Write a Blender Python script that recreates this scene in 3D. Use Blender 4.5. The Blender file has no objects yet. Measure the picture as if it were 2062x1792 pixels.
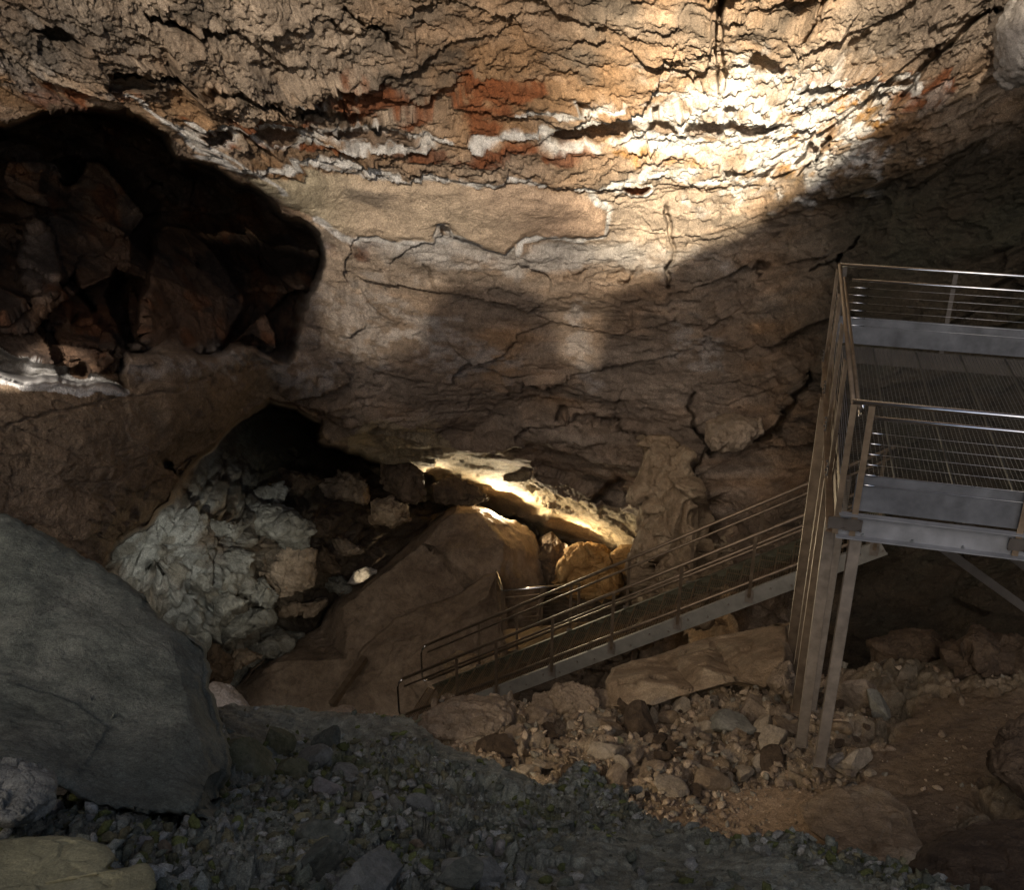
import bpy, bmesh, math, random
import numpy as np
from mathutils import Vector
import os
QL = float(os.environ.get('Q', 1))              # 1 for the finished picture, larger for a quick coarse test
sc = bpy.context.scene
col = sc.collection
R = math.radians
random.seed(7)
# ------------------------------------------------------------------ camera
PITCH = R(24.5)
CP, SP = math.cos(PITCH), math.sin(PITCH)
F = 2050.0                                   # focal length for a 2062 x 1792 frame
cam = bpy.data.objects.new('camera', bpy.data.cameras.new('camera'))
col.objects.link(cam); sc.camera = cam
cam.location = (0, 0, 0); cam.rotation_euler = (math.pi/2-PITCH, 0, 0)
cam.data.sensor_width = 36; cam.data.lens = F/2062*36
cam.data.clip_start = 0.05; cam.data.clip_end = 500

def W(x, y, d):
    """world point seen in that direction at depth d along the view axis"""
    x = np.asarray(x, float); y = np.asarray(y, float); d = np.asarray(d, float)
    a = (x-1031)/F; b = -(y-896)/F
    return np.stack([a*d, (CP+b*SP)*d, (-SP+b*CP)*d], -1)
def V(x, y, d): return Vector(W(x, y, d).tolist())

# ------------------------------------------------------------------ world, lights, exposure
w = bpy.data.worlds.new('World'); sc.world = w; w.use_nodes = True
nt = w.node_tree
sky = nt.nodes.new('ShaderNodeTexSky'); sky.sky_type = 'NISHITA'; sky.sun_disc = False
sky.sun_elevation = R(38); sky.sun_rotation = R(200); sky.air_density = .7; sky.dust_density = 2.5; sky.ozone_density = .6
bg = nt.nodes['Background']; bg.inputs[1].default_value = 0.075
nt.links.new(sky.outputs[0], bg.inputs[0])
sc.view_settings.view_transform = 'Standard'; sc.view_settings.look = 'None'
sc.view_settings.exposure = 1.38; sc.view_settings.gamma = 1.0
sc.render.engine = 'CYCLES'
sc.cycles.use_denoising = True
sc.cycles.max_bounces = 6; sc.cycles.diffuse_bounces = 4; sc.cycles.glossy_bounces = 3
sc.cycles.sample_clamp_indirect = 6

SUNP = Vector((-2.5, -7.0, 6.5))
def spot(name, loc, target, power, angle, blend, color, radius):
    l = bpy.data.lights.new(name, 'SPOT'); l.energy = power; l.spot_size = R(angle); l.spot_blend = blend
    l.color = color; l.shadow_soft_size = radius
    o = bpy.data.objects.new(name, l); col.objects.link(o); o.location = loc
    o.rotation_euler = (Vector(target)-Vector(loc)).to_track_quat('-Z', 'Y').to_euler()
    return o
def point(name, loc, power, color, radius):
    l = bpy.data.lights.new(name, 'POINT'); l.energy = power; l.color = color; l.shadow_soft_size = radius
    o = bpy.data.objects.new(name, l); col.objects.link(o); o.location = loc
    return o
spot('flood_lamp', SUNP, V(1250, 180, 17), 13000, 54, 1.0, (1, .87, .71), .03)
spot('flood_lamp', SUNP, V(1450, 265, 18), 58000, 14, 1.0, (1, .87, .66), .03)
spot('hidden_lamp', V(1003, 1020, 28.6), V(1085, 985, 26.4), 380, 165, .6, (1, .83, .55), .05)
spot('hidden_lamp', V(1160, 1092, 28.6), V(1190, 1040, 26.5), 120, 150, .6, (1, .78, .45), .05)  # added to carry the streak of light further right
spot('hidden_lamp', V(880, 970, 27.5), V(850, 925, 25.6), 60, 110, .8, (1, .83, .56), .05)  # added to brighten the left end of the lit overhang
spot('hidden_lamp', V(330, 1385, 9.0), V(400, 1130, 20.5), 1350, 21, .9, (1, 1, .96), .05)  # added behind the slab, stands in for cool daylight in the chamber
spot('hidden_lamp', V(-330, 560, 7.5), V(90, 765, 14.6), 1900, 10, .5, (1, .94, .88), .04)  # added out of frame at the left to brighten the pale ledge
spot('hidden_lamp', V(-330, 560, 7.5), V(170, 640, 18), 120, 34, 1.0, (1, .78, .55), .3)  # added weak fill so the rock in the hollow shows
spot('hidden_lamp', V(700, 1482, 7.2), V(1520, 1420, 12), 110, 75, .8, (1, .80, .55), .15)  # added behind the near crest to brighten the scree
spot('hidden_lamp', V(700, 1250, 21.0), V(560, 1130, 23.5), 60, 120, 1.0, (1, .92, .78), .2)  # added fill for the dim part of the lower chamber
spot('hidden_lamp', V(560, 1455, 20.0), V(731, 1156, 27.5), 1700, 3.6, .6, (1, .85, .6), .03)  # added narrow beam in place of sunlight on the small cream rock

# ------------------------------------------------------------------ noise
def _h(ix, iy, iz, s):
    h = (ix.astype(np.int64)*374761393 + iy.astype(np.int64)*668265263 + iz.astype(np.int64)*2147483647 + s*1274126177) & 0xffffffff
    h = ((h ^ (h >> 13))*1274126177) & 0xffffffff
    h = ((h ^ (h >> 16))*2246822519) & 0xffffffff
    return (h ^ (h >> 15)) & 0xffffffff
def _r(h): return (h & 0xffff)/65535.0
def vnoise(P, s=0):
    i = np.floor(P).astype(np.int64); f = P-i; f = f*f*f*(f*(f*6-15)+10)
    out = 0
    for dx in (0, 1):
        wx = f[..., 0] if dx else 1-f[..., 0]
        for dy in (0, 1):
            wy = f[..., 1] if dy else 1-f[..., 1]
            for dz in (0, 1):
                wz = f[..., 2] if dz else 1-f[..., 2]
                out = out + wx*wy*wz*_r(_h(i[..., 0]+dx, i[..., 1]+dy, i[..., 2]+dz, s))
    return out*2-1
def fbm(P, o=4, s=0, g=.5, l=2.03):
    a, t, n = 1.0, 0, 0
    for k in range(o):
        t = t + a*vnoise(P+k*17.3, s+k*7); n += a; a *= g; P = P*l
    return t/n
def ridged(P, o=4, s=0):
    a, t, n = 1.0, 0, 0
    for k in range(o):
        t = t + a*(1-2*np.abs(vnoise(P+k*9.1, s+k*5))); n += a; a *= .5; P = P*2.1
    return t/n
def vor(P, s=0):
    """F1, F2, three random numbers of the cell, offset from its centre"""
    i = np.floor(P).astype(np.int64); n = P.shape[:-1]
    f1 = np.full(n, 9.0); f2 = np.full(n, 9.0); r = np.zeros(n+(3,)); v = np.zeros(n+(3,))
    for dx in (-1, 0, 1):
        for dy in (-1, 0, 1):
            for dz in (-1, 0, 1):
                a, b, c = i[..., 0]+dx, i[..., 1]+dy, i[..., 2]+dz
                h = _h(a, b, c, s); h2 = _h(a, b, c, s+99)
                cc = np.stack([a+.1+.8*_r(h), b+.1+.8*_r(h >> 16), c+.1+.8*_r(h2)], -1)
                dv = P-cc; dd = np.sqrt((dv**2).sum(-1))
                m = dd < f1
                f2 = np.where(m, f1, np.minimum(f2, dd)); f1 = np.where(m, dd, f1)
                h3 = _h(a, b, c, s+7)
                rr = np.stack([_r(h2 >> 16), _r(h3), _r(h3 >> 16)], -1)
                r = np.where(m[..., None], rr, r); v = np.where(m[..., None], dv, v)
    return f1, f2, r, v
def facets(P, scale, amp, s, crack=.5, tilt=1.2, jump=1.0, cw=.07):
    q = P/scale
    wq = np.stack([vnoise(q*1.3, s+50), vnoise(q*1.3+5, s+51), vnoise(q*1.3+9, s+52)], -1)*.35
    f1, f2, r, v = vor(q+wq, s)
    h = jump*(r[..., 0]-.5) + tilt*(v*(r*2-1)).sum(-1)
    h = h - crack*np.exp(-((f2-f1)/cw)**2)
    return amp*h
def tps(pts, X, Y):
    p = np.array(pts, float); n = len(p); S = 500.0
    def K(dx, dy):
        r2 = dx*dx+dy*dy
        return .5*r2*np.log(r2+1e-9)
    A = np.zeros((n+3, n+3)); px, py = p[:, 0]/S, p[:, 1]/S
    A[:n, :n] = K(px[:, None]-px[None], py[:, None]-py[None]) + np.eye(n)*.02
    A[:n, n] = 1; A[:n, n+1] = px; A[:n, n+2] = py; A[n, :n] = 1; A[n+1, :n] = px; A[n+2, :n] = py
    c = np.linalg.solve(A, np.concatenate([np.log(p[:, 2]), [0, 0, 0]]))
    o = c[n]+c[n+1]*X/S+c[n+2]*Y/S
    for k in range(n): o = o + c[k]*K(X/S-px[k], Y/S-py[k])
    return np.exp(o)
def on(ctrl, x, y): return float(tps(ctrl, np.array([float(x)]), np.array([float(y)]))[0])
def sdist(poly, X, Y):
    """signed distance to a polygon, positive inside"""
    p = np.array(poly, float); best = np.full(X.shape, 1e9); ins = np.zeros(X.shape, bool)
    for k in range(len(p)):
        (x0, y0), (x1, y1) = p[k], p[(k+1) % len(p)]
        dx, dy = x1-x0, y1-y0
        t = np.clip(((X-x0)*dx+(Y-y0)*dy)/(dx*dx+dy*dy+1e-9), 0, 1)
        best = np.minimum(best, (X-x0-t*dx)**2+(Y-y0-t*dy)**2)
        if y0 != y1:
            c = ((y0 > Y) != (y1 > Y)) & (X < (x1-x0)*(Y-y0)/(y1-y0)+x0)
            ins ^= c
    d = np.sqrt(best)
    return np.where(ins, d, -d)
def ldist(line, X, Y):
    best = np.full(X.shape, 1e9)
    for (x0, y0), (x1, y1) in zip(line[:-1], line[1:]):
        dx, dy = x1-x0, y1-y0
        t = np.clip(((X-x0)*dx+(Y-y0)*dy)/(dx*dx+dy*dy+1e-9), 0, 1)
        best = np.minimum(best, (X-x0-t*dx)**2+(Y-y0-t*dy)**2)
    return np.sqrt(best)
def ss(a, b, x):
    t = np.clip((x-a)/(b-a), 0, 1); return t*t*(3-2*t)
def ell(X, Y, cx, cy, rx, ry, ang=0):
    c, s = math.cos(R(ang)), math.sin(R(ang)); dx, dy = X-cx, Y-cy
    return 1-np.sqrt(((dx*c+dy*s)/rx)**2+((-dx*s+dy*c)/ry)**2)
def normals(P):
    du = np.gradient(P, axis=1); dv = np.gradient(P, axis=0)
    n = np.cross(du, dv); return n/(np.linalg.norm(n, axis=-1, keepdims=True)+1e-9)

# ------------------------------------------------------------------ materials
def nodes(m):
    m.use_nodes = True; t = m.node_tree; return t, t.nodes, t.links, t.nodes['Principled BSDF']
def rock_mat(name, c1=None, c2=None, c3=None, attr=False, bump=.5, scale=1.0, rough=.85, spec=.25, var=.5, speck=.35, crk=.06):
    """rock: base colour from a baked mineral attribute or three mixed tones, fine grain and pits in the shader"""
    m = bpy.data.materials.new(name); t, N, L, b = nodes(m)
    tc = N.new('ShaderNodeTexCoord')
    mp = N.new('ShaderNodeMapping'); mp.inputs['Scale'].default_value = (scale, scale, scale)
    L.new(tc.outputs['Object'], mp.inputs[0])
    def noise(s, d=6, r=.6, dist=0):
        n = N.new('ShaderNodeTexNoise'); n.inputs['Scale'].default_value = s; n.inputs['Detail'].default_value = d
        n.inputs['Roughness'].default_value = r; n.inputs['Distortion'].default_value = dist
        L.new(mp.outputs[0], n.inputs['Vector']); return n.outputs['Fac']
    def ramp(src, stops):
        r = N.new('ShaderNodeValToRGB'); e = r.color_ramp.elements
        while len(e) < len(stops): e.new(.5)
        for q, (p, c) in zip(e, stops): q.position = p; q.color = (*c, 1) if len(c) == 3 else c
        L.new(src, r.inputs[0]); return r.outputs[0]
    def mix(a, bb, f, mode='MIX'):
        x = N.new('ShaderNodeMix'); x.data_type = 'RGBA'; x.blend_type = mode
        for k, val in ((6, a), (7, bb), (0, f)):
            if hasattr(val, 'links'): L.new(val, x.inputs[k])
            else: x.inputs[k].default_value = (*val, 1) if isinstance(val, tuple) else val
        return x.outputs[2]
    if attr:
        at = N.new('ShaderNodeAttribute'); at.attribute_name = 'mineral'; base = at.outputs['Color']
    else:
        base = ramp(noise(1.3, 8, .62, .6), [(.3, c1), (.5, c2), (.72, c3)])
    # mottling, grain
    base = mix(base, ramp(noise(4.5, 8, .7, .4), [(.3, (1-var,)*3), (.55, (1, 1, 1)), (.8, (1+var*.6,)*3)]), 1.0, 'MULTIPLY')
    base = mix(base, ramp(noise(38, 4, .7), [(.3, (1-speck,)*3), (.6, (1, 1, 1)), (.75, (1+speck,)*3)]), 1.0, 'MULTIPLY')
    base = mix(base, ramp(noise(130, 2, .6), [(.32, (1-speck*.8,)*3), (.55, (1, 1, 1)), (.75, (1+speck*.8,)*3)]), 1.0, 'MULTIPLY')
    L.new(base, b.inputs['Base Color'])
    b.inputs['Roughness'].default_value = rough; b.inputs['Specular IOR Level'].default_value = spec
    add = N.new('ShaderNodeMath'); add.operation = 'MULTIPLY_ADD'
    L.new(noise(5, 10, .72, .3), add.inputs[0]); add.inputs[1].default_value = 1.0
    v = N.new('ShaderNodeTexVoronoi'); v.feature = 'DISTANCE_TO_EDGE'; v.inputs['Scale'].default_value = 9
    nz = N.new('ShaderNodeTexNoise'); nz.inputs['Scale'].default_value = 3; nz.inputs['Detail'].default_value = 4
    L.new(mp.outputs[0], nz.inputs['Vector'])
    vm = N.new('ShaderNodeVectorMath'); vm.operation = 'MULTIPLY_ADD'; vm.inputs[1].default_value = (.5, .5, .5)
    L.new(nz.outputs['Color'], vm.inputs[0]); L.new(mp.outputs[0], vm.inputs[2]); L.new(vm.outputs[0], v.inputs['Vector'])
    mr = N.new('ShaderNodeMapRange'); mr.inputs['From Max'].default_value = .06; mr.inputs['To Max'].default_value = crk
    L.new(v.outputs['Distance'], mr.inputs[0]); L.new(mr.outputs[0], add.inputs[2])
    bp = N.new('ShaderNodeBump'); bp.inputs['Strength'].default_value = bump; bp.inputs['Distance'].default_value = .12/scale
    L.new(add.outputs[0], bp.inputs['Height']); L.new(bp.outputs[0], b.inputs['Normal'])
    return m
def metal_mat(name, c, rough, metallic=1.0, var=.25, scale=6.0, bump=.05):
    m = bpy.data.materials.new(name); t, N, L, b = nodes(m)
    tc = N.new('ShaderNodeTexCoord'); n = N.new('ShaderNodeTexNoise'); n.inputs['Scale'].default_value = scale
    n.inputs['Detail'].default_value = 8; n.inputs['Roughness'].default_value = .65
    L.new(tc.outputs['Object'], n.inputs['Vector'])
    r = N.new('ShaderNodeValToRGB'); e = r.color_ramp.elements
    e[0].position = .3; e[0].color = (*[k*(1-var) for k in c], 1); e[1].position = .7; e[1].color = (*[min(1, k*(1+var)) for k in c], 1)
    L.new(n.outputs['Fac'], r.inputs[0]); L.new(r.outputs[0], b.inputs['Base Color'])
    mr = N.new('ShaderNodeMapRange'); mr.inputs['To Min'].default_value = rough*.7; mr.inputs['To Max'].default_value = min(1, rough*1.3)
    L.new(n.outputs['Fac'], mr.inputs[0]); L.new(mr.outputs[0], b.inputs['Roughness'])
    b.inputs['Metallic'].default_value = metallic
    bp = N.new('ShaderNodeBump'); bp.inputs['Strength'].default_value = bump; bp.inputs['Distance'].default_value = .01
    L.new(n.outputs['Fac'], bp.inputs['Height']); L.new(bp.outputs[0], b.inputs['Normal'])
    return m
M = {}
M['wall'] = rock_mat('cave_rock', attr=True, bump=1.0, scale=1.0, var=.4, speck=.48, spec=.2)
M['ground'] = rock_mat('rubble_ground', attr=True, bump=.9, scale=2.2, var=.45, speck=.4, spec=.15)
M['slab'] = rock_mat('grey_slab_rock', (.092, .096, .070), (.136, .138, .102), (.225, .215, .16), bump=.6, scale=1.6, var=.45, speck=.4, crk=.0)
M['grey'] = rock_mat('grey_rock', (.17, .165, .13), (.24, .23, .185), (.34, .32, .26), bump=.6, scale=1.5, var=.4)
M['yellow'] = rock_mat('yellow_rock', (.20, .175, .09), (.28, .245, .13), (.32, .28, .17), bump=.4, scale=1.5, var=.3, speck=.25, crk=.01)
M['brown'] = rock_mat('brown_rock', (.21, .155, .10), (.33, .25, .168), (.44, .345, .24), bump=.7, scale=1.2, var=.4)
M['dark'] = rock_mat('dark_brown_rock', (.06, .04, .025), (.11, .075, .045), (.16, .11, .07), bump=.7, scale=.8, var=.4)
M['tan'] = rock_mat('tan_rock', (.2, .14, .08), (.32, .23, .14), (.42, .33, .21), bump=.7, scale=1.5, var=.35)
M['gold'] = rock_mat('golden_rock', (.25, .13, .04), (.38, .22, .08), (.45, .3, .13), bump=.7, scale=1.5, var=.35)
M['cham'] = rock_mat('chamber_rock', (.12, .11, .085), (.24, .23, .185), (.40, .39, .335), bump=.9, scale=1.2, var=.4)
M['slabbrown'] = rock_mat('dull_brown_slab_rock', (.15, .108, .072), (.215, .158, .106), (.31, .235, .165), bump=.8, scale=1.0, var=.45, speck=.3)
M['dust'] = rock_mat('dusty_rubble_rock', (.26, .205, .14), (.40, .325, .225), (.50, .42, .31), bump=.6, scale=1.2, var=.4)
M['moss'] = rock_mat('mossy_rock', (.13, .125, .06), (.19, .175, .09), (.27, .24, .15), bump=.6, scale=1.4, var=.4)
M['pale'] = rock_mat('pale_rock', (.25, .22, .19), (.38, .34, .29), (.5, .46, .4), bump=.7, scale=1.5, var=.3)
M['steel'] = metal_mat('galvanised_steel', (.22, .235, .24), .42, .9)
M['tube'] = metal_mat('stainless_tube', (.62, .63, .64), .22, 1.0, .1)
M['wire'] = metal_mat('steel_wire', (.5, .5, .5), .3, 1.0, .1)
M['panel'] = metal_mat('steel_panel', (.09, .094, .10), .6, .3, .5, 3.2)
M['rusty'] = metal_mat('brown_stained_steel', (.20, .15, .10), .5, .75, .35)
M['grate'] = metal_mat('grating_steel', (.085, .083, .075), .5, .3)
M['chan'] = metal_mat('galvanised_channel', (.18, .185, .19), .6, .25, .3, 4)
M['darksteel'] = metal_mat('dark_steel', (.07, .06, .05), .6, .4, .3)
M['galv'] = metal_mat('dull_galvanised_stringer', (.205, .195, .165), .6, .15, .25, 5)
M['lbrown'] = metal_mat('brown_landing_steel', (.13, .095, .06), .5, .5, .3)
M['olive'] = metal_mat('dull_olive_steel', (.10, .095, .06), .6, .2, .3)
M['tread'] = metal_mat('worn_tread_steel', (.30, .23, .15), .4, .7, .3)
M['leg'] = metal_mat('weathered_steel_leg', (.21, .18, .145), .55, .5, .3, 9)

# ------------------------------------------------------------------ object helpers
def tag(o, label=None, cat=None, group=None, kind=None):
    for k, val in (('label', label), ('category', cat), ('group', group), ('kind', kind)):
        if val: o[k] = val
    return o
def mesh_np(name, verts, quads, mat, parent=None, color=None, smooth=True, loc=None):
    v = np.asarray(verts, np.float32).reshape(-1, 3)
    if loc is not None: v = v-np.asarray(loc, np.float32)
    q = np.asarray(quads, np.int32)
    me = bpy.data.meshes.new(name)
    me.vertices.add(len(v)); me.vertices.foreach_set('co', v.ravel())
    k = q.shape[1]
    me.loops.add(q.size); me.loops.foreach_set('vertex_index', q.ravel())
    me.polygons.add(len(q)); me.polygons.foreach_set('loop_start', np.arange(0, q.size, k, dtype=np.int32))
    me.polygons.foreach_set('loop_total', np.full(len(q), k, np.int32))
    me.update(calc_edges=True)
    if smooth: me.polygons.foreach_set('use_smooth', np.ones(len(q), bool))
    if color is not None:
        a = me.color_attributes.new('mineral', 'FLOAT_COLOR', 'POINT')
        c = np.ones((len(v), 4), np.float32); c[:, :3] = np.clip(color.reshape(-1, 3), 0, .92)
        a.data.foreach_set('color', c.ravel())
    me.materials.append(mat)
    o = bpy.data.objects.new(name, me); col.objects.link(o)
    if loc is not None: o.location = loc
    if parent: o.parent = parent
    return o
def grid_quads(r, c):
    i = np.arange(r*c).reshape(r, c)
    return np.stack([i[:-1, :-1], i[1:, :-1], i[1:, 1:], i[:-1, 1:]], -1).reshape(-1, 4)
def thing(name, label, cat, loc=(0, 0, 0), group=None):
    o = bpy.data.objects.new(name, None); col.objects.link(o); o.location = loc; o.empty_display_size = .2
    return tag(o, label, cat, group)
class MB:
    def __init__(s): s.v = []; s.f = []
    def box(s, c, ax, ay, az, hx, hy, hz):
        c, ax, ay, az = [np.array(k, float) for k in (c, ax, ay, az)]
        n = len(s.v)
        for i in (-1, 1):
            for j in (-1, 1):
                for k in (-1, 1): s.v.append(c+ax*hx*i+ay*hy*j+az*hz*k)
        for q in ((0, 1, 3, 2), (4, 6, 7, 5), (0, 4, 5, 1), (2, 3, 7, 6), (0, 2, 6, 4), (1, 5, 7, 3)): s.f.append([n+a for a in q])
        return s
    def bar(s, p, q, w_, h_, up=(0, 0, 1)):
        p, q = np.array(p, float), np.array(q, float); d = q-p; l = np.linalg.norm(d); d = d/l
        side = np.cross(d, np.array(up, float)); side = side/(np.linalg.norm(side)+1e-9); u = np.cross(side, d)
        return s.box((p+q)/2, d, side, u, l/2, w_/2, h_/2)
    def tube(s, pts, r, n=10):
        pts = [np.array(p, float) for p in pts]; base = len(s.v)
        for i, p in enumerate(pts):
            d = (pts[min(i+1, len(pts)-1)]-pts[max(i-1, 0)]); d = d/np.linalg.norm(d)
            a = np.cross(d, (0, 0, 1.0))
            if np.linalg.norm(a) < .05: a = np.cross(d, (1.0, 0, 0))
            a = a/np.linalg.norm(a); b = np.cross(d, a)
            for k in range(n):
                t = 2*math.pi*k/n; s.v.append(p+r*(math.cos(t)*a+math.sin(t)*b))
        for i in range(len(pts)-1):
            for k in range(n):
                k2 = (k+1) % n
                s.f.append([base+i*n+k, base+i*n+k2, base+(i+1)*n+k2, base+(i+1)*n+k])
        s.f.append([base+k for k in range(n)][::-1]); s.f.append([base+(len(pts)-1)*n+k for k in range(n)])
        return s
    def build(s, name, mat, parent=None, smooth=False, bevel=0):
        me = bpy.data.meshes.new(name)
        off = np.array(parent.matrix_world.translation if parent and parent.parent else (parent.location if parent else (0, 0, 0)))
        if parent and parent.parent: off = np.array(parent.location)+np.array(parent.parent.location)
        me.from_pydata([tuple(p-off) for p in s.v], [], s.f); me.update()
        bm = bmesh.new(); bm.from_mesh(me); bmesh.ops.recalc_face_normals(bm, faces=bm.faces); bm.to_mesh(me); bm.free()
        if smooth:
            me.polygons.foreach_set('use_smooth', np.array([len(p.vertices) == 4 for p in me.polygons]))
        me.materials.append(mat)
        o = bpy.data.objects.new(name, me); col.objects.link(o); o.parent = parent
        if bevel:
            m = o.modifiers.new('bevel', 'BEVEL'); m.width = bevel; m.segments = 2; m.limit_method = 'ANGLE'
        return o

# ------------------------------------------------------------------ CAVE WALL
def axis(a0, a, b, b1, fine, coarse):
    return np.concatenate([np.arange(a0, a, coarse), np.arange(a, b, fine), np.arange(b, b1+1, coarse)])
STEP = 2.4*QL
xs = axis(-1500, -40, 2104, 3500, STEP, 26)
ys = axis(-950, -36, 1440, 1960, STEP, 26)
X, Y = np.meshgrid(xs, ys)
print('wall grid', X.shape)
# ragged outlines: warp the drawing plane of the openings a little
px = np.stack([X/70, Y/70, X*0], -1)
WX = X + fbm(px, 4, 3)*26; WY = Y + fbm(px+31, 4, 5)*20
MAIN = [(-1500, -950, 7), (-200, -950, 9), (1000, -950, 10), (2500, -950, 8), (3500, -950, 6), (-1500, 0, 8), (-500, 0, 11), (0, 0, 12.5), (500, 0, 14.5),
        (1031, 0, 16), (1500, 0, 16), (2062, 0, 13.5), (2760, 0, 9), (3500, 300, 7), (0, 200, 13.5), (500, 200, 16.3), (1031, 200, 17.6), (1500, 230, 18.2),
        (2062, 200, 14.5), (600, 400, 18.8), (1031, 400, 19.6), (1400, 450, 19.8), (1800, 450, 17.2), (2062, 450, 15.2), (2760, 500, 10),
        (700, 600, 20.5), (1031, 600, 21.5), (1400, 650, 21.0), (1700, 700, 18.5), (2062, 700, 16), (600, 790, 20), (1000, 850, 23.5),
        (1300, 850, 22.5), (1600, 900, 20.5), (2062, 1000, 17), (1290, 1000, 23.8), (1500, 1050, 21.5), (1700, 1100, 19), (1000, 915, 24.3), (1000, 1010, 29.5), (850, 905, 23.5), (850, 960, 27.5),
        (1290, 1180, 29), (1290, 1060, 25), (1500, 1300, 20.5), (2062, 1300, 16), (3500, 1300, 8), (2700, 1900, 9), (3500, 1960, 7), (1500, 1900, 19),
        (-1500, 900, 8), (-300, 800, 10.5), (0, 800, 12), (250, 820, 14), (450, 800, 17), (0, 1050, 12.5), (200, 1100, 14), (400, 920, 17), (520, 810, 19),
        (0, 1900, 12), (-1500, 1960, 8)]
LOW = [(-1500, 1100, 12), (0, 1100, 18), (200, 1150, 18.8), (400, 1000, 20), (350, 1200, 19.3), (500, 1100, 22), (500, 1000, 24), (560, 930, 30), (570, 870, 34),
       (640, 1000, 28), (700, 1150, 28), (430, 1350, 25), (600, 1250, 29), (900, 1020, 31), (800, 970, 31), (1100, 1120, 31), (1200, 1160, 30),
       (1290, 1200, 31), (600, 1500, 28.5), (1100, 1500, 30), (1400, 1900, 22), (-500, 1900, 14), (700, 850, 34)]
ALC = [(-1500, 300, 14), (-300, 400, 17), (0, 300, 20), (200, 300, 23), (500, 420, 28), (0, 600, 17.5), (0, 720, 16.5), (250, 700, 18), (300, 550, 22),
       (450, 650, 21.5), (550, 700, 21.5), (620, 560, 24), (600, 480, 28), (100, 900, 16)]
dM = tps(MAIN, X, Y); dL = tps(LOW, X, Y); dA = tps(ALC, X, Y)
polyA = [(-1500, 420), (-300, 290), (0, 262), (60, 235), (150, 215), (240, 215), (325, 262), (355, 312), (430, 338), (500, 362), (545, 385), (590, 430), (650, 468), (658, 520), (636, 575),
         (628, 640), (605, 700), (578, 738), (500, 700), (420, 712), (330, 700), (262, 712), (258, 792), (200, 786), (110, 772), (0, 762), (-300, 740), (-1500, 760)]
polyB = [(-1500, 1045), (0, 1045), (60, 1065), (195, 1140), (215, 1105), (262, 1058), (340, 1005), (352, 950), (400, 925), (450, 870), (490, 838), (540, 812), (600, 825), (640, 866),
         (700, 905), (760, 910), (860, 968), (920, 1004), (1060, 1054), (1100, 1088), (1170, 1090), (1280, 1192), (1300, 1400), (1300, 1960), (-1500, 1960)]
sA = sdist(polyA, WX, WY); sB = sdist(polyB, WX, WY)
d = dM + (dL-dM)*ss(-3, 12, sB)
d = d + (np.maximum(dA, dM+.6)-dM)*ss(-3, 14, sA)
# hollow: hanging blocks and black recesses belong to the same rock
ca = np.stack([X/230, Y/200, X*0], -1)
d = d + (facets(ca, 1.1, 1.3, 301, .15, 1.6, .35, .05) + facets(ca, .45, .28, 302, .15, 1.4, .3, .06))*ss(6, 30, sA)
for pl, k in (([(52, 445), (84, 442), (96, 470), (118, 510), (122, 560), (104, 600), (84, 612), (48, 594), (28, 560), (24, 520), (44, 480)], -.7),
              ([(-300, 560), (0, 570), (60, 610), (130, 560), (190, 640), (240, 690), (256, 700), (257, 778), (210, 772), (170, 760), (160, 735), (90, 742), (0, 716), (-300, 690)], -1.5),
              ([(296, 470), (340, 448), (400, 470), (470, 540), (512, 590), (490, 640), (440, 700), (262, 700), (290, 600)], -1.6),
              ([(-300, 290), (60, 290), (92, 300), (96, 430), (40, 440), (-300, 400)], -1.4), ([(200, 590), (240, 540), (285, 570), (290, 690), (245, 680)], 2.5), ([(110, 560), (150, 540), (190, 620), (140, 660)], 1.2)):
    d = d + k*ss(-3, 9, sdist(pl, WX, WY))*ss(0, 10, sA)
# the rounded underside of the overhang in front of the lower chamber, and its lip
d = d + .8*ss(-60, 0, sB)*(sB < 0)*ss(0, 400, X)
# mineral pockets and cracks of the bedding
YB = Y + 1.1e-4*(X-1250)**2                 # bedding coordinate: beds sag towards the middle
POCK = [(415, 266, 38, 15, 8), (547, 264, 46, 21, 5), (742, 268, 96, 12, 3), (1205, 268, 88, 25, -3), (1335, 262, 30, 18, 0), (1420, 256, 45, 24, 0), (1520, 246, 60, 14, -4),
        (1665, 155, 52, 12, -4), (1790, 163, 62, 9, 6), (1545, 130, 40, 24, 15), (1475, 220, 12, 9, 0), (1720, 90, 24, 12, -30),
        (600, 190, 40, 14, 25), (1275, 382, 35, 14, 15), (1490, 345, 14, 12, 0), (1330, 235, 14, 12, 0), (1160, 218, 22, 7, 25), (250, 150, 60, 26, 10), (95, 40, 40, 16, 10),
        (430, 62, 30, 9, 35), (330, 30, 50, 8, 25), (690, 60, 34, 8, 40), (1640, 312, 22, 30, 35), (890, 470, 12, 18, -20), (640, 175, 30, 10, 20)]
pk = np.zeros_like(X); pe = np.zeros_like(X)
for cx, cy, rx, ry, an in POCK:
    e = ell(WX-fbm(px*4, 2, 8)*7, WY-fbm(px*4, 2, 9)*6, cx, cy, rx, ry, an)
    q = ss(-.05, .30, e); pk = np.maximum(pk, q*min(1, ry/16))
    pe = np.maximum(pe, np.exp(-((e+.18)/.16)**2))
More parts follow.
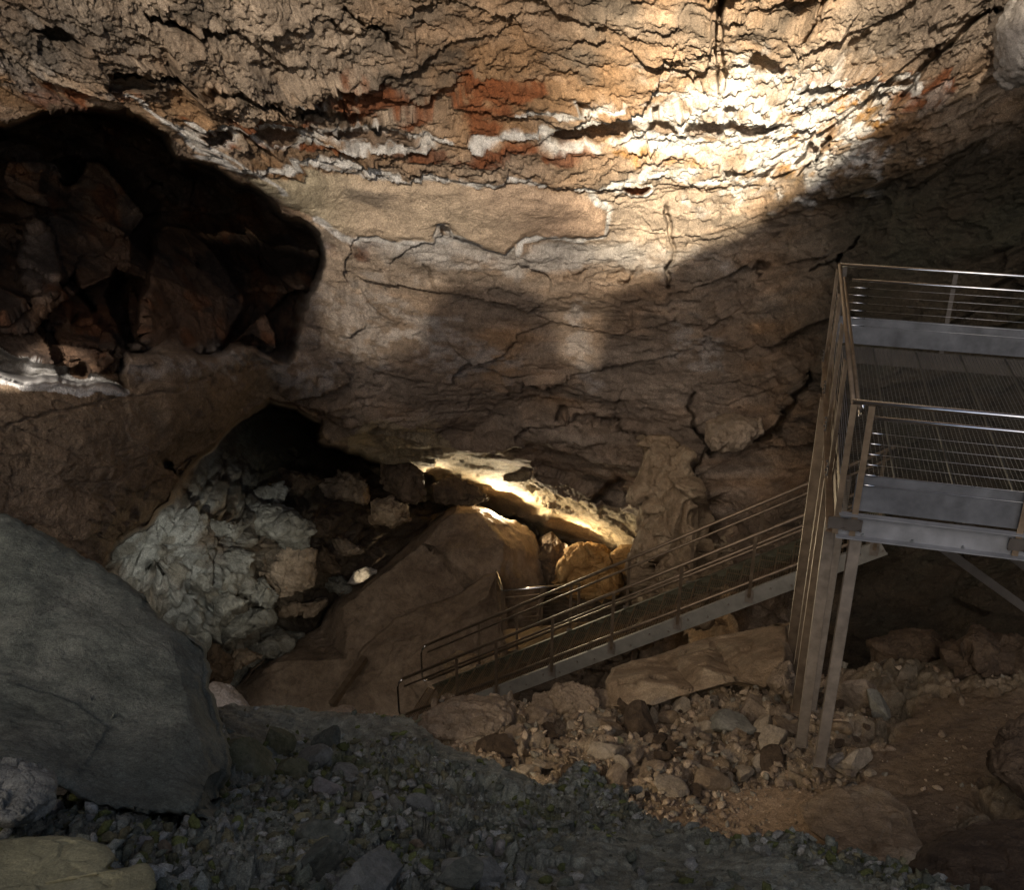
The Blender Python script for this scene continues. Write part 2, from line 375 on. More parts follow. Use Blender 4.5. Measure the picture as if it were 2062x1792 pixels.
CRACKS = [([(1440, -40), (1446, 60), (1440, 120), (1443, 165)], 9, 1.2), ([(1352, 425), (1346, 470), (1352, 520), (1345, 575)], 8, .7), ([(1690, 275), (1660, 325), (1630, 350)], 9, .7),
          ([(1640, 730), (1600, 800), (1560, 880), (1430, 920), (1400, 870)], 6, .8), ([(1400, 800), (1410, 900), (1395, 960)], 4, .5), ([(1560, 890), (1520, 900), (1450, 915)], 4, .6),
          ([(230, 140), (330, 135), (520, 180), (640, 225), (760, 260)], 6, .6), ([(280, 10), (400, 60), (480, 66)], 5, .5), ([(700, 20), (760, 70), (800, 100)], 6, .5),
          ([(0, 860), (150, 820), (300, 790), (420, 760), (560, 735)], 4, .08), ([(1300, 880), (1240, 850), (1180, 835)], 5, .5), ([(1120, 838), (1180, 842)], 6, .5),
          ([(430, 900), (350, 945), (300, 960)], 3, .25), ([(250, 1080), (330, 1010)], 4, .3), ([(1740, 470), (1700, 520), (1650, 540)], 4, .4), ([(1130, 560), (1180, 555)], 5, .3),
          ([(1230, 565), (1290, 545)], 6, .3), ([(850, 540), (870, 590)], 4, .25), ([(1660, 0), (1625, 60)], 6, .5), ([(1990, 30), (1880, 130), (1830, 190)], 8, .6)]
ck = np.zeros_like(X)
for ln, wd, dp in CRACKS:
    ck = np.maximum(ck, dp*(1-ss(wd*.35, wd, ldist(ln, WX+fbm(px*5, 2, 4)*6, WY+fbm(px*5, 2, 6)*6))))
P = W(X, Y, d); Nn = normals(P)
if (Nn[..., 1].mean() > 0): Nn = -Nn
dc = dM+.12*(d-dM)                          # noise follows the plain rock face, so that step walls do not shred
C = np.stack([(X-1031)*dc/F*.62, (YB-896)*dc/F*1.25, dc*.8], -1)      # bedding-aligned coordinates in metres
U_ = ss(520, 380, Y + (X-1031)*.02)                                 # thin-bedded upper zone
TAN = [(490, 350), (620, 345), (760, 358), (930, 352), (1060, 368), (1190, 390), (1226, 430), (1218, 476), (1140, 478), (1060, 468), (1020, 505), (960, 500), (905, 470), (882, 450), (876, 492), (790, 482), (655, 458), (600, 420), (545, 385)]
sT = sdist(TAN, WX*.7+X*.3, WY*.7+Y*.3)+fbm(C*4, 4, 70)*10; tan = ss(-2, 6, sT)
rough_amt = 1-.92*tan
steep = np.hypot(*np.gradient(d, ys, xs)); calm = 1/(1+(steep/.06)**2)
h = np.zeros_like(X)
h += fbm(C*.35, 4, 11)*.45
lobe = ss(700, 500, X)*ss(690, 760, Y)
phi = -.55*ss(1000, 1650, X)+.18*ss(900, 300, X); cph, sph = np.cos(phi), np.sin(phi); x0, y0 = 3.2*.62, 20/F*(-150)*1.25
C2 = np.stack([(C[..., 0]-x0)*cph+(C[..., 1]-y0)*sph, -(C[..., 0]-x0)*sph+(C[..., 1]-y0)*cph, C[..., 2]], -1)
low = 1-U_
AX = lambda a, b, c: C*np.array([a, b, c])
h += facets(AX(.8, 1.0, .8), 1.9, .22, 21, .0, 1.2, .35)*rough_amt*(1-.8*lobe)
h += facets(AX(.8, 1.35, .8), .8, 1.0, 22, .02, 1.5, 1.4, .03)*(.02+.11*U_)*rough_amt*(1-.8*lobe)
mid = ss(-.35, .35, fbm(C*.6, 3, 17))
h += facets(AX(.85, 1.5, 1), .34, 1.0, 23, .05, 1.5, 1.2, .06)*(.010+.058*U_*(.4+.6*mid)+.012*low*mid)*rough_amt
h += facets(AX(1, 1.3, 1), .15, 1.0, 24, .4, 1.3, 1.0, .08)*(.004+.030*U_)*rough_amt
h += facets(AX(1, 1.2, 1), .07, 1.0, 25, .4, 1.3, 1.0, .1)*(.002+.013*U_)*rough_amt
h += ridged(AX(1, 2.2, 1)*1.6, 5, 29)*(.012+.035*U_+.006*low*(1-lobe))*rough_amt
h += fbm(AX(1, 1.6, 1)*5, 5, 30)*(.025+.02*U_)*(1-.5*tan)*(1-.4*lobe)
vf = np.maximum(0, fbm(C2*np.array([.6, 1.7, .6])*1.3, 5, 33))         # foliation plates of the lower wall
h += vf*.09*low*rough_amt*(1-.6*lobe)
h += facets(C2*np.array([.7, 1.2, .8]), 1.3, .16, 34, .04, 1.5, .8, .03)*low*rough_amt*(1-.75*lobe)
h += facets(C2*np.array([.7, 1.4, .8]), .38, .028, 35, .05, 1.3, .9, .05)*low*rough_amt*(1-.7*lobe)
cham = ss(10, 40, sB)*ss(700, 560, X)*ss(890, 960, Y)
h += facets(C*np.array([1.5, .8, 1]), .50, .17, 45, 1.0, 1.2, 1.4, .12)*cham + facets(C*np.array([1.5, .8, 1]), .2, .05, 46, .4, .9, 1, .1)*cham
pts_ = fbm(AX(1, 1.3, 1)*4.5, 4, 36); h -= ss(.16, .34, pts_)*(.05+.05*U_)*(.4+.6*mid)*rough_amt*(1-.8*lobe)
pts2 = fbm(AX(1, 1.2, 1)*11, 3, 37); h -= ss(.18, .4, pts2)*(.018+.03*U_)*rough_amt*(1-.5*lobe)
crz = ss(-.3, .5, ell(X, Y, 1560, 262, 300, 130, 0)+fbm(C*3, 4, 71)*.6)
h += (facets(C*np.array([1, 1.2, 1]), .11, .05, 47, .6, 1.0, 1, .12)+facets(C*np.array([1, 1.2, 1]), .26, .07, 48, .6, 1.0, .9, .1))*crz*rough_amt
h *= 1-.65*np.clip(pk+pe*(X > 340)*(Y > 200), 0, 1)
h = (h*(1-.85*ss(0, 30, sA)) + (ridged(C*1.1, 5, 38)*.16+fbm(C*3.5, 5, 39)*.10)*ss(0, 30, sA))*(.2+.8*calm)*(1-.85*np.exp(-(sA/12)**2))*(1-.7*np.exp(-(sB/10)**2))
sv = vnoise(np.stack([C[..., 0]*.25, C[..., 1]*3.0, C[..., 2]*.3], -1), 41)
h += ss(.03, .16, sv)*.12*U_*rough_amt*calm
h += tan*.12*ss(0, 20, sT)
print('wall displaced')
P = P + Nn*h[..., None]
hole = np.zeros_like(X)
for cx, cy, rx, ry, an in [(520, 985, 26, 14, 30), (575, 1010, 26, 14, 20), (325, 1145, 22, 14, 60), (385, 1190, 14, 26, 30), (420, 1220, 30, 12, 60), (555, 1165, 40, 18, 40), (340, 935, 14, 14, 0), (500, 1120, 9, 24, 20),
                           (455, 1160, 10, 8, 0), (545, 1225, 30, 12, 0), (440, 1330, 20, 30, 0), (1240, 1000, 45, 22, 8), (760, 930, 20, 14, 0), (1705, 510, 7, 16, 15), (1520, 540, 26, 7, -30), (1275, 560, 22, 6, -25), (600, 905, 14, 8, 0)]:
    e = ell(WX-fbm(px*4, 2, 8)*9, WY-fbm(px*4, 2, 9)*9, cx, cy, rx, ry, an); hole = np.maximum(hole, ss(-.1, .5, e)*min(1.6, .04*min(rx, ry)+.25))
P = P*(1+(pk*.55+ck*.8+hole)/np.maximum(d, 1))[..., None]          # hollows cut straight into the rock
# minerals
def c3(r, g, b): return np.array([r, g, b])
n1 = fbm(C*.5, 5, 60)[..., None]; n2 = fbm(C*1.6, 5, 61)[..., None]; n3 = fbm(C*np.array([.6, 3, 1])*1.2, 5, 62)[..., None]
col_ = c3(.37, .225, .12) + (c3(.45, .355, .265)-c3(.37, .225, .12))*np.clip(.5+n1*1.6+n3*.6, 0, 1)
col_ = col_ + (c3(.16, .13, .10)-col_)*np.clip(n2*2.2-.25, 0, .8)
def paint(mask, c, k=1.0):
    global col_
    mk = np.clip(mask*k, 0, 1)[..., None]; col_ = col_*(1-mk) + c*mk
fq = fbm(C*np.array([.8, 2.6, 1])*2.2, 5, 64)[..., None]; col_ = col_*np.clip(1+.55*fq, .45, 1.4)
fn = fbm(C*3.0, 4, 71); fm = fbm(C*1.1, 4, 72)
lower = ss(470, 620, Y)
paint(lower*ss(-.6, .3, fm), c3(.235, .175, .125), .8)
paint(ss(900, 400, X)*ss(700, 800, Y), c3(.29, .20, .12), .85)          # brown lobe at the left
paint(ss(1450, 1750, X)*ss(20, 150, Y-(640-.23*X)), c3(.042, .035, .022), .93)       # dark greenish right wall, its deep shade put into the colour
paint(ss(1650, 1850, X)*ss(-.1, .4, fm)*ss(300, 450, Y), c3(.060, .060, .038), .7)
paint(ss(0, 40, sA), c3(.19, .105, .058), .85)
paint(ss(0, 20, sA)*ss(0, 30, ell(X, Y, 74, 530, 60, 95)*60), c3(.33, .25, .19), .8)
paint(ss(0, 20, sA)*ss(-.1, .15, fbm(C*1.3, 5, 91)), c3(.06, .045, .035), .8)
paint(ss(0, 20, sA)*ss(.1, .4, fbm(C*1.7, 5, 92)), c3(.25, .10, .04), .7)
paint(ss(0, 20, sA)*ss(690, 720, Y)*ss(255, 275, X), c3(.42, .36, .29), .8)
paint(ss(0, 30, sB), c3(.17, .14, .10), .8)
# grey-blue pale rock of the left chamber
paint(ss(0, 20, sB)*ss(620, 450, X)*ss(-.4, .2, fm), c3(.36, .36, .31), .9)
paint(ss(0, 20, sB)*ss(620, 450, X)*ss(.0, .35, fbm(C*3.4, 5, 77)), c3(.16, .14, .10), .75)
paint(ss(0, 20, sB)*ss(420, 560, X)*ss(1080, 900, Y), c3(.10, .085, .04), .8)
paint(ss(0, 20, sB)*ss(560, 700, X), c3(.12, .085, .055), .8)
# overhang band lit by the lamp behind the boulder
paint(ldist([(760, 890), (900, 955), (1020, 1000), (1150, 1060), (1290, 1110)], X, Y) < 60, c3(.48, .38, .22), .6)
# ochre and rust; first entry paints the shade of a pocket
OCH_AND_SHADE = [(963, 287, 20, 15, 0, 2), (740, 200, 135, 42, 5, 0), (968, 218, 60, 36, 0, 0), (1100, 300, 120, 16, 4, 0), (860, 300, 120, 10, 3, 0), (1010, 178, 70, 8, 6, 0), (1240, 290, 95, 26, 15, 1), (1500, 178, 80, 16, 5, 1), (1745, 215, 60, 32, 10, 1), (150, 190, 90, 36, 0, 0), (1600, 330, 50, 30, 0, 1),
       (620, 200, 60, 22, 15, 0), (1470, 300, 60, 18, 0, 1), (1390, 322, 60, 10, 0, 1), (560, 288, 160, 6, 3, 0), (600, 235, 180, 6, 2, 0), (1600, 270, 60, 22, 0, 1), (1850, 200, 40, 20, 0, 0),
       (720, 500, 50, 22, 8, 2), (1900, 170, 30, 30, 0, 0), (1700, 145, 150, 8, 3, 0), (1275, 380, 40, 16, 10, 0)]
for cx, cy, rx, ry, an, k in OCH_AND_SHADE:
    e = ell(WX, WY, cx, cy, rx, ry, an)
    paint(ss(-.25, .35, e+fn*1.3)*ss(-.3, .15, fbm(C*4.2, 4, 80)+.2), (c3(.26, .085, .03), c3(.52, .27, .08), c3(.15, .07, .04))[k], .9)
# smooth tan patch
paint(tan, c3(.66, .52, .37)+ (c3(.60, .42, .29)-c3(.66, .52, .37))*np.clip(ss(850, 1150, X)*.8+n1[..., 0]*.8, 0, 1)[..., None], .95)
paint(tan*ss(750, 600, X), c3(.50, .44, .30), .7)
# calcite: rims of the pockets, veins, crusts; plus two lit spots painted white
VEINS_LIT_EDGE = [([(380, 244), (500, 246), (560, 240), (640, 250), (840, 262), (900, 268)], 5), ([(400, 318), (480, 338), (620, 332), (760, 352), (900, 348), (1060, 364), (1190, 374), (1262, 352)], 6),
         ([(640, 446), (700, 470), (790, 488), (880, 492), (960, 504), (1020, 508), (1060, 470), (1150, 480), (1215, 476), (1230, 430), (1190, 385)], 6), ([(878, 452), (900, 470), (960, 488)], 8),
         ([(1240, 385), (1262, 352), (1330, 345), (1400, 366), (1440, 350), (1500, 370)], 7), ([(940, 272), (985, 268), (1050, 262), (1120, 258), (1200, 240), (1300, 238), (1400, 228), (1600, 238)], 7),
         ([(1610, 158), (1660, 146), (1740, 152), (1850, 156), (1862, 182), (1800, 180), (1700, 168)], 6), ([(1290, 290), (1360, 300), (1440, 290), (1560, 262), (1640, 250), (1760, 256)], 8),
         ([(560, 330), (700, 325), (800, 345)], 9), ([(350, 250), (420, 300), (520, 345), (560, 380)], 4), ([(1310, 240), (1420, 215), (1500, 200), (1640, 190)], 8),
         ([(1040, 220), (1150, 225), (1300, 205), (1420, 190)], 4), ([(600, 270), (640, 285), (860, 288)], 4), ([(250, 185), (350, 260), (430, 320)], 5), ([(1285, 1105), (1290, 1190)], 7)]  # last line is the lit edge by the pillar, painted white
vn = np.zeros_like(X)
for ln, wd in VEINS_LIT_EDGE:
    vn = np.maximum(vn, 1-ss(wd*.5, wd*1.3, ldist(ln, WX*.8+X*.2+fn*8, WY*.8+Y*.2+fm*5)))
paint(vn*ss(-.7, -.3, fn), c3(.82, .79, .74), .95)
paint(pe*ss(-.6, -.1, fn)*(X > 340)*(Y > 120), c3(.80, .76, .70), .95)
pit = ss(.12, .4, fbm(C*np.array([1, 1.5, 1])*5, 4, 75)); paint(pit*crz, c3(.30, .19, .09), .8)
crust = ss(-.2, .5, ell(X, Y, 1560, 255, 260, 120, 0)+fn*1.1)
paint(crust*ss(-.25, .08, ridged(C*3.2, 5, 88))*(1-.8*pit), c3(.80, .78, .74), .85)
paint(pk*(Y > 200)*(Y < 300)*(X > 350), c3(.34, .24, .17), .75)
band = ss(.0, .5, ell(WX, WY, 1060, 515, 420, 42, 3)+fn*.5)*(1-tan)
paint(band, c3(.58, .54, .49), .75)
for cx, cy, rx, ry, an in [(740, 640, 100, 90, 20), (1170, 670, 30, 90, -10), (1410, 700, 50, 60, 0), (900, 710, 120, 50, 20), (420, 730, 150, 30, -3), (600, 760, 60, 50, 0), (40, 130, 50, 60, 0), (80, 20, 70, 22, 5), (185, 160, 60, 14, 10), (1880, 215, 60, 24, -20)]:
    paint(ss(-.15, .5, ell(WX, WY, cx, cy, rx, ry, an)+fn*1.2)*ss(-.35, .15, fbm(C*6, 4, 83)), c3(.44, .385, .33), .7)
paint(sdist([(-300, 700), (0, 715), (110, 745), (255, 788), (240, 800), (0, 770), (-300, 760)], WX, WY) > -6, c3(.80, .76, .70), .9)  # brightly lit floor by the hollow, its light whitened into the colour
# dark desert-varnish flakes of the upper beds
paint(ss(.15, .3, sv)*U_*ss(-.2, .3, fm)*ss(1500, 700, X), c3(.15, .13, .11), .55)
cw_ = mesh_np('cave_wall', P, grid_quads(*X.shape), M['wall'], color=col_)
tag(cw_, kind='structure')
print('wall built')

# ------------------------------------------------------------------ ground sheets
def interp(pts, x): p = np.array(pts, float); return np.interp(x, p[:, 0], p[:, 1])
def sheet(name, sil, ctrl, ybot, x0, x1, rows, step, hfun, cfun, kind='structure'):
    rows = int(rows/QL); step = step*QL
    gx = axis(x0, -40, 2104, x1, step, 26)
    top = interp(sil, gx) + fbm(np.stack([gx/60, gx*0, gx*0], -1), 3, 5)*5
    t = np.linspace(0, 1, rows)**1.0
    GY = ybot + (top-ybot)[None, :]*t[:, None]; GX = np.repeat(gx[None], rows, 0)
    dd = tps(ctrl, GX, GY); P = W(GX, GY, dd)
    Nn = normals(P)
    if Nn[..., 2].mean() < 0: Nn = -Nn
    P = P + Nn*hfun(P, GX, GY, t[:, None]*np.ones_like(GX))[..., None]
    c = cfun(P, GX, GY)
    last = P[-1]; ext = []; ce = []
    for k in range(1, 16):
        s = k*.14
        o = last.copy(); o[:, 1] += .5*s; o[:, 2] -= s*s*1.4+.3*s
        o += (fbm(o*1.5, 3, 9)*.12*min(1, k*.3))[:, None]
        ext.append(o); ce.append(c[-1])
    P = np.concatenate([P, np.array(ext)]); c = np.concatenate([c, np.array(ce)])
    o = mesh_np(name, P, grid_quads(*P.shape[:2]), M['ground'], color=c)
    tag(o, kind=kind); return P, gx
SIL2 = [(-1500, 1470), (300, 1470), (600, 1470), (820, 1460), (860, 1440), (930, 1415), (1020, 1412), (1100, 1400), (1220, 1385), (1330, 1350), (1420, 1330), (1590, 1345), (1690, 1345), (1780, 1335), (1900, 1325), (2062, 1330), (3500, 1340)]
CT2 = [(-1500, 1500, 9), (300, 1500, 10.5), (860, 1445, 12.1), (1220, 1390, 13.0), (1590, 1340, 13.0), (1800, 1345, 12.4), (2062, 1330, 12), (3500, 1340, 10), (1640, 1530, 9.98), (1300, 1600, 9.5),
       (1000, 1520, 10.6), (1500, 1660, 9.3), (1800, 1700, 8.7), (2062, 1780, 8.0), (2062, 1500, 10.1), (1300, 1500, 11.0), (1640, 1420, 11.7), (500, 2150, 5.0), (1500, 2150, 6.0), (3500, 2150, 6)]
def h2(P, GX, GY, t):
    path = np.maximum(ss(-15, 25, sdist([(1200, 1660), (1400, 1560), (1560, 1560), (1700, 1590), (1860, 1400), (2100, 1390), (2100, 1500), (2000, 1560), (1900, 1700), (1600, 1780), (1300, 1720)], GX, GY)), 0)
    r = 1-.97*path
    return fbm(P*.6, 4, 5)*.10 + (facets(P, .55, .12, 6, .5, 1.3, 1.0)+facets(P, .2, .05, 7, .6, 1.3, 1.0))*r + fbm(P*9, 4, 8)*.016 + facets(P, .07, .012, 9, .5, 1.2, 1)*(.3+.7*r)
def cc2(P, GX, GY):
    n = fbm(P*1.4, 5, 15)[..., None]; m = fbm(P*6, 4, 16)[..., None]
    c = c3(.38, .295, .195)+c3(.20, .165, .12)*np.clip(n*1.2+m*.7, -.9, 1)
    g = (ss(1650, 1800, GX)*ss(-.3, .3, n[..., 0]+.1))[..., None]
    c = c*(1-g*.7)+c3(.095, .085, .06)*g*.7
    o = (ss(.1, .5, fbm(P*1.1+7, 3, 18)))[..., None]
    c = c*(1-o*.5)+c3(.30, .20, .12)*o*.5
    e = ss(-15, 25, sdist([(1200, 1660), (1400, 1560), (1560, 1560), (1700, 1590), (1860, 1400), (2100, 1390), (2100, 1500), (2000, 1560), (1900, 1700), (1600, 1780), (1300, 1720)], GX, GY))[..., None]
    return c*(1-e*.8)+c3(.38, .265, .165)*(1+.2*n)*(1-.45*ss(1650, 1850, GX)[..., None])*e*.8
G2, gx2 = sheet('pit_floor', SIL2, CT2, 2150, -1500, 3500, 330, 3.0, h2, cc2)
SIL1 = [(-1500, 1560), (-200, 1500), (300, 1440), (430, 1424), (470, 1418), (560, 1425), (640, 1440), (720, 1450), (790, 1446), (830, 1452), (870, 1482), (910, 1510), (960, 1530), (1030, 1562), (1100, 1586), (1140, 1560), (1160, 1546), (1200, 1550), (1245, 1582), (1290, 1640),
        (1330, 1662), (1490, 1684), (1542, 1674), (1628, 1692), (1731, 1726), (1834, 1757), (1920, 1792), (2200, 1900), (3500, 2180)]
CT1 = [(-1500, 1560, 3.5), (-200, 1500, 4.4), (440, 1425, 5.6), (640, 1440, 6.1), (850, 1465, 6.1), (1100, 1585, 5.2), (1170, 1550, 5.3), (1290, 1645, 4.7), (1540, 1676, 4.2), (1731, 1726, 3.8), (1920, 1792, 3.3), (3500, 2180, 2.2),
       (0, 1680, 2.75), (0, 1792, 2.15), (500, 1650, 3.6), (500, 1792, 2.5), (1000, 1792, 2.7), (1500, 1792, 2.9), (900, 1620, 4.2), (1200, 1700, 3.8), (0, 2250, 1.2), (1000, 2250, 1.45), (2000, 2250, 1.7), (-1500, 2250, 1), (3500, 2250, 2.1)]
SMOOTH1 = [(900, 1500), (1000, 1560), (1080, 1600), (1300, 1640), (1360, 1680), (1250, 1690), (1060, 1610), (950, 1560)]
def smooth_zone(GX, GY):
    a = ss(-30, 30, sdist([(1150, 1690), (1290, 1660), (1500, 1690), (1700, 1740), (1900, 1830), (1900, 2000), (1000, 2000), (1010, 1760)], GX, GY))
    b = ss(-10, 12, sdist([(430, 1400), (860, 1450), (960, 1520), (1080, 1575), (1080, 1600), (960, 1560), (840, 1490), (700, 1490), (560, 1500), (470, 1520)], GX, GY))
    return np.maximum(a, b)
def h1(P, GX, GY, t):
    s = smooth_zone(GX, GY); r = 1-.8*s
    return fbm(P*1.2, 4, 25)*.07 + facets(P, .22, .035, 26, .2, 1.2, .8)*(.2+.8*r) + facets(P, .085, .022, 27, .9, .9, 1.2, .12)*r + facets(P, .035, .010, 28, .9, .9, 1.2, .14)*r + fbm(P*30, 3, 30)*.004
def cc1(P, GX, GY):
    n = fbm(P*2.2, 5, 35)[..., None]; m = fbm(P*14, 4, 36)[..., None]
    f1, f2, r, v = vor(P/.04, 37)
    c = c3(.345, .34, .25)*(1+.45*n+.4*m)*(1+.55*(r[..., :1]-.5))
    mo = (ss(.02, .4, fbm(P*2.6+4, 4, 38))*(1-smooth_zone(GX, GY)))[..., None]
    c = c*(1-mo*.75)+c3(.19, .195, .07)*(1+.6*m)*mo*.75
    b = ss(1500, 700, GX)[..., None]*ss(-.1, .5, fbm(P*1.7+9, 3, 39))[..., None]
    return c*(1-.4*b)+c3(.20, .16, .11)*.4*b
G1, gx1 = sheet('ground', SIL1, CT1, 2250, -1500, 3500, 360, 2.6, h1, cc1)
print('ground built')

# ------------------------------------------------------------------ boulders from their outlines
from mathutils.geometry import delaunay_2d_cdt
def tin_eval(tin, x, y):
    vs = [Vector(t[:2]) for t in tin]; v, _, f, ov, _, _ = delaunay_2d_cdt(vs, [], [], 0, 1e-6)
    out = np.full(x.shape, np.nan); zz = [tin[ov[k][0]][2] for k in range(len(v))]
    for a, b, c in f:
        (xa, ya), (xb, yb), (xc, yc) = v[a], v[b], v[c]; den = (yb-yc)*(xa-xc)+(xc-xb)*(ya-yc)
        if abs(den) < 1e-9: continue
        l1 = ((yb-yc)*(x-xc)+(xc-xb)*(y-yc))/den; l2 = ((yc-ya)*(x-xc)+(xa-xc)*(y-yc))/den; l3 = 1-l1-l2
        m = (l1 > -.001) & (l2 > -.001) & (l3 > -.001); out = np.where(m, l1*zz[a]+l2*zz[b]+l3*zz[c], out)
    m = np.isnan(out)
    if m.any():
        p = np.array(tin); dd = (x[m][:, None]-p[None, :, 0])**2+(y[m][:, None]-p[None, :, 1])**2
        w_ = 1/(dd+30)**2; out[m] = (w_*p[None, :, 2]).sum(1)/w_.sum(1)
    return out
def relief(name, label, cat, poly, ctr, d0, gx_, gy_, T, mat, seg=200, rings=60, p=2.4, amp=1.0, seed=1, fac=None, group=None, aniso=(1, 1, 1), edge=1.0, tin=None, grain=.012):
    """a closed, solid rock: the outline lies on its own tilted plane, front and back bulge by T metres"""
    poly = np.array(poly, float); ctr = np.array(ctr, float); seg = int(seg/QL); rings = int(rings/QL)
    e = np.roll(poly, -1, 0)-poly; L_ = np.hypot(e[:, 0], e[:, 1]); cum = np.concatenate([[0], np.cumsum(L_)])
    t = np.linspace(0, cum[-1], seg, endpoint=False); k = np.clip(np.searchsorted(cum, t, 'right')-1, 0, len(poly)-1)
    ed = poly[k]+e[k]*((t-cum[k])/L_[k])[:, None]
    for _ in range(2): ed = .5*ed+.25*(np.roll(ed, 1, 0)+np.roll(ed, -1, 0))
    size = cum[-1]/4*d0/F
    an = np.linspace(0, 2*np.pi, seg, endpoint=False)
    en = fbm(np.stack([ed[:, 0]/18, ed[:, 1]/18, ed[:, 0]*0+seed], -1), 4, seed)
    ed = ctr+(ed-ctr)*(1+.035*edge*en)[:, None]
    r = np.sin(np.linspace(0, np.pi/2, rings)) if tin is None else np.linspace(0, 1, rings)**.8
    rows = []
    for side in (-1, 1):
        rr = r if side < 0 else r[::-1][1:]
        for q in rr:
            xy = ctr+(ed-ctr)*q
            dd = d0+gx_*(xy[:, 0]-ctr[0])+gy_*(xy[:, 1]-ctr[1])
            if tin is not None:
                dt = tin_eval(tin, xy[:, 0], xy[:, 1]); e_ = T*(1-(1-q**14)**(1/14))
                rows.append(W(xy[:, 0], xy[:, 1], dt+e_*.5 if side < 0 else dt+T*.5+T*(1-q**p)**(1/p))); continue
            rows.append(W(xy[:, 0], xy[:, 1], dd+side*T*(1-q**p)**(1/p)))
    P = np.array(rows)
    Pp = np.concatenate([P[:, -1:], P, P[:, :1]], 1); Nn = normals(Pp)[:, 1:-1]
    c = P.reshape(-1, 3).mean(0)
    if ((P-c)*Nn).sum(-1).mean() < 0: Nn = -Nn
    A = np.array(aniso, float); Q = (P-c)*A
    fs = fac or size*.5
    hh = fbm(Q*5/max(size, .5)**.5, 5, seed+4)*grain*size + facets(Q+seed*3.1, fs, fs*.28*amp, seed, .12, 1.3, .35) + facets(Q+seed, fs*.42, fs*.085*amp, seed+1, .3, 1.3, .6) + facets(Q, fs*.16, fs*.022*amp, seed+2, .5, 1.2, 1) + fbm(Q/fs*5, 4, seed)*fs*.05*amp
    damp = np.ones(len(P)); damp[rings-6:rings+5] = .35; damp[:2] = 1
    P = P+Nn*(hh*damp[:, None])[..., None]
    P[0] = P[0].mean(0); P[-1] = P[-1].mean(0)
    rws, cl = P.shape[:2]
    i = np.arange(rws*cl).reshape(rws, cl); j = np.roll(i, -1, 1)
    q = np.stack([i[:-1], i[1:], j[1:], j[:-1]], -1).reshape(-1, 4)
    base = [float(c[0]), float(c[1]), float(P[..., 2].min())]
    o = mesh_np(name, P, q, mat, loc=base)
    bm = bmesh.new(); bm.from_mesh(o.data); bmesh.ops.remove_doubles(bm, verts=bm.verts, dist=1e-5); bmesh.ops.recalc_face_normals(bm, faces=bm.faces); bm.to_mesh(o.data); bm.free()
    o.data.polygons.foreach_set('use_smooth', np.ones(len(o.data.polygons), bool))
    return tag(o, label, cat, group)

relief('boulder', 'huge smooth grey slab leaning in the left foreground', 'boulder',
       [(-640, 1290), (-560, 1130), (-380, 1030), (-150, 1024), (0, 1040), (60, 1058), (115, 1090), (200, 1138), (245, 1165), (285, 1195), (330, 1250), (370, 1272), (412, 1305), (424, 1350), (430, 1400), (445, 1445), (458, 1500), (472, 1532), (462, 1572), (440, 1598),
        (462, 1632), (500, 1664), (440, 1662), (380, 1642), (290, 1646), (200, 1626), (110, 1580), (0, 1560), (-250, 1610), (-450, 1580), (-590, 1460)], (180, 1400), 3.95, -.0006, -.0030, 1.0, M['slab'], 460, 170, 4, .02, 3, fac=2.6, grain=.022,
       tin=[(-660, 1290, 4.4), (-570, 1110, 4.9), (-380, 1010, 5.0), (-600, 1480, 3.7), (-450, 1600, 3.2), (0, 1030, 4.75), (120, 1085, 4.65), (240, 1160, 4.5), (330, 1245, 4.28), (430, 1330, 4.24), (450, 1450, 3.95), (480, 1535, 3.66), (460, 1600, 3.6), (505, 1668, 3.35), (380, 1645, 3.1), (200, 1630, 2.98),
            (0, 1565, 3.0), (-420, 1650, 2.8), (60, 1180, 4.32), (250, 1300, 4.02), (380, 1420, 3.75), (330, 1560, 3.3), (120, 1450, 3.54), (-200, 1300, 3.96), (425, 1560, 3.45), (-300, 1150, 4.42)])
relief('boulder', 'blocky grey boulder at the left edge below the huge slab', 'boulder',
       [(-140, 1540), (0, 1533), (60, 1537), (108, 1556), (116, 1580), (104, 1618), (62, 1652), (30, 1664), (-140, 1660)], (0, 1600), 2.72, -.0002, -.0025, .16, M['grey'], 220, 70, 3, .5, 5)
relief('boulder', 'flat yellowish rock slab in the bottom left corner', 'boulder',
       [(-160, 1700), (0, 1692), (60, 1688), (110, 1682), (170, 1688), (222, 1706), (236, 1726), (216, 1752), (258, 1748), (300, 1738), (312, 1762), (306, 1880), (-160, 1900)], (90, 1780), 2.03, -.0001, -.0016, .07, M['yellow'], 260, 80, 7, .12, 7)
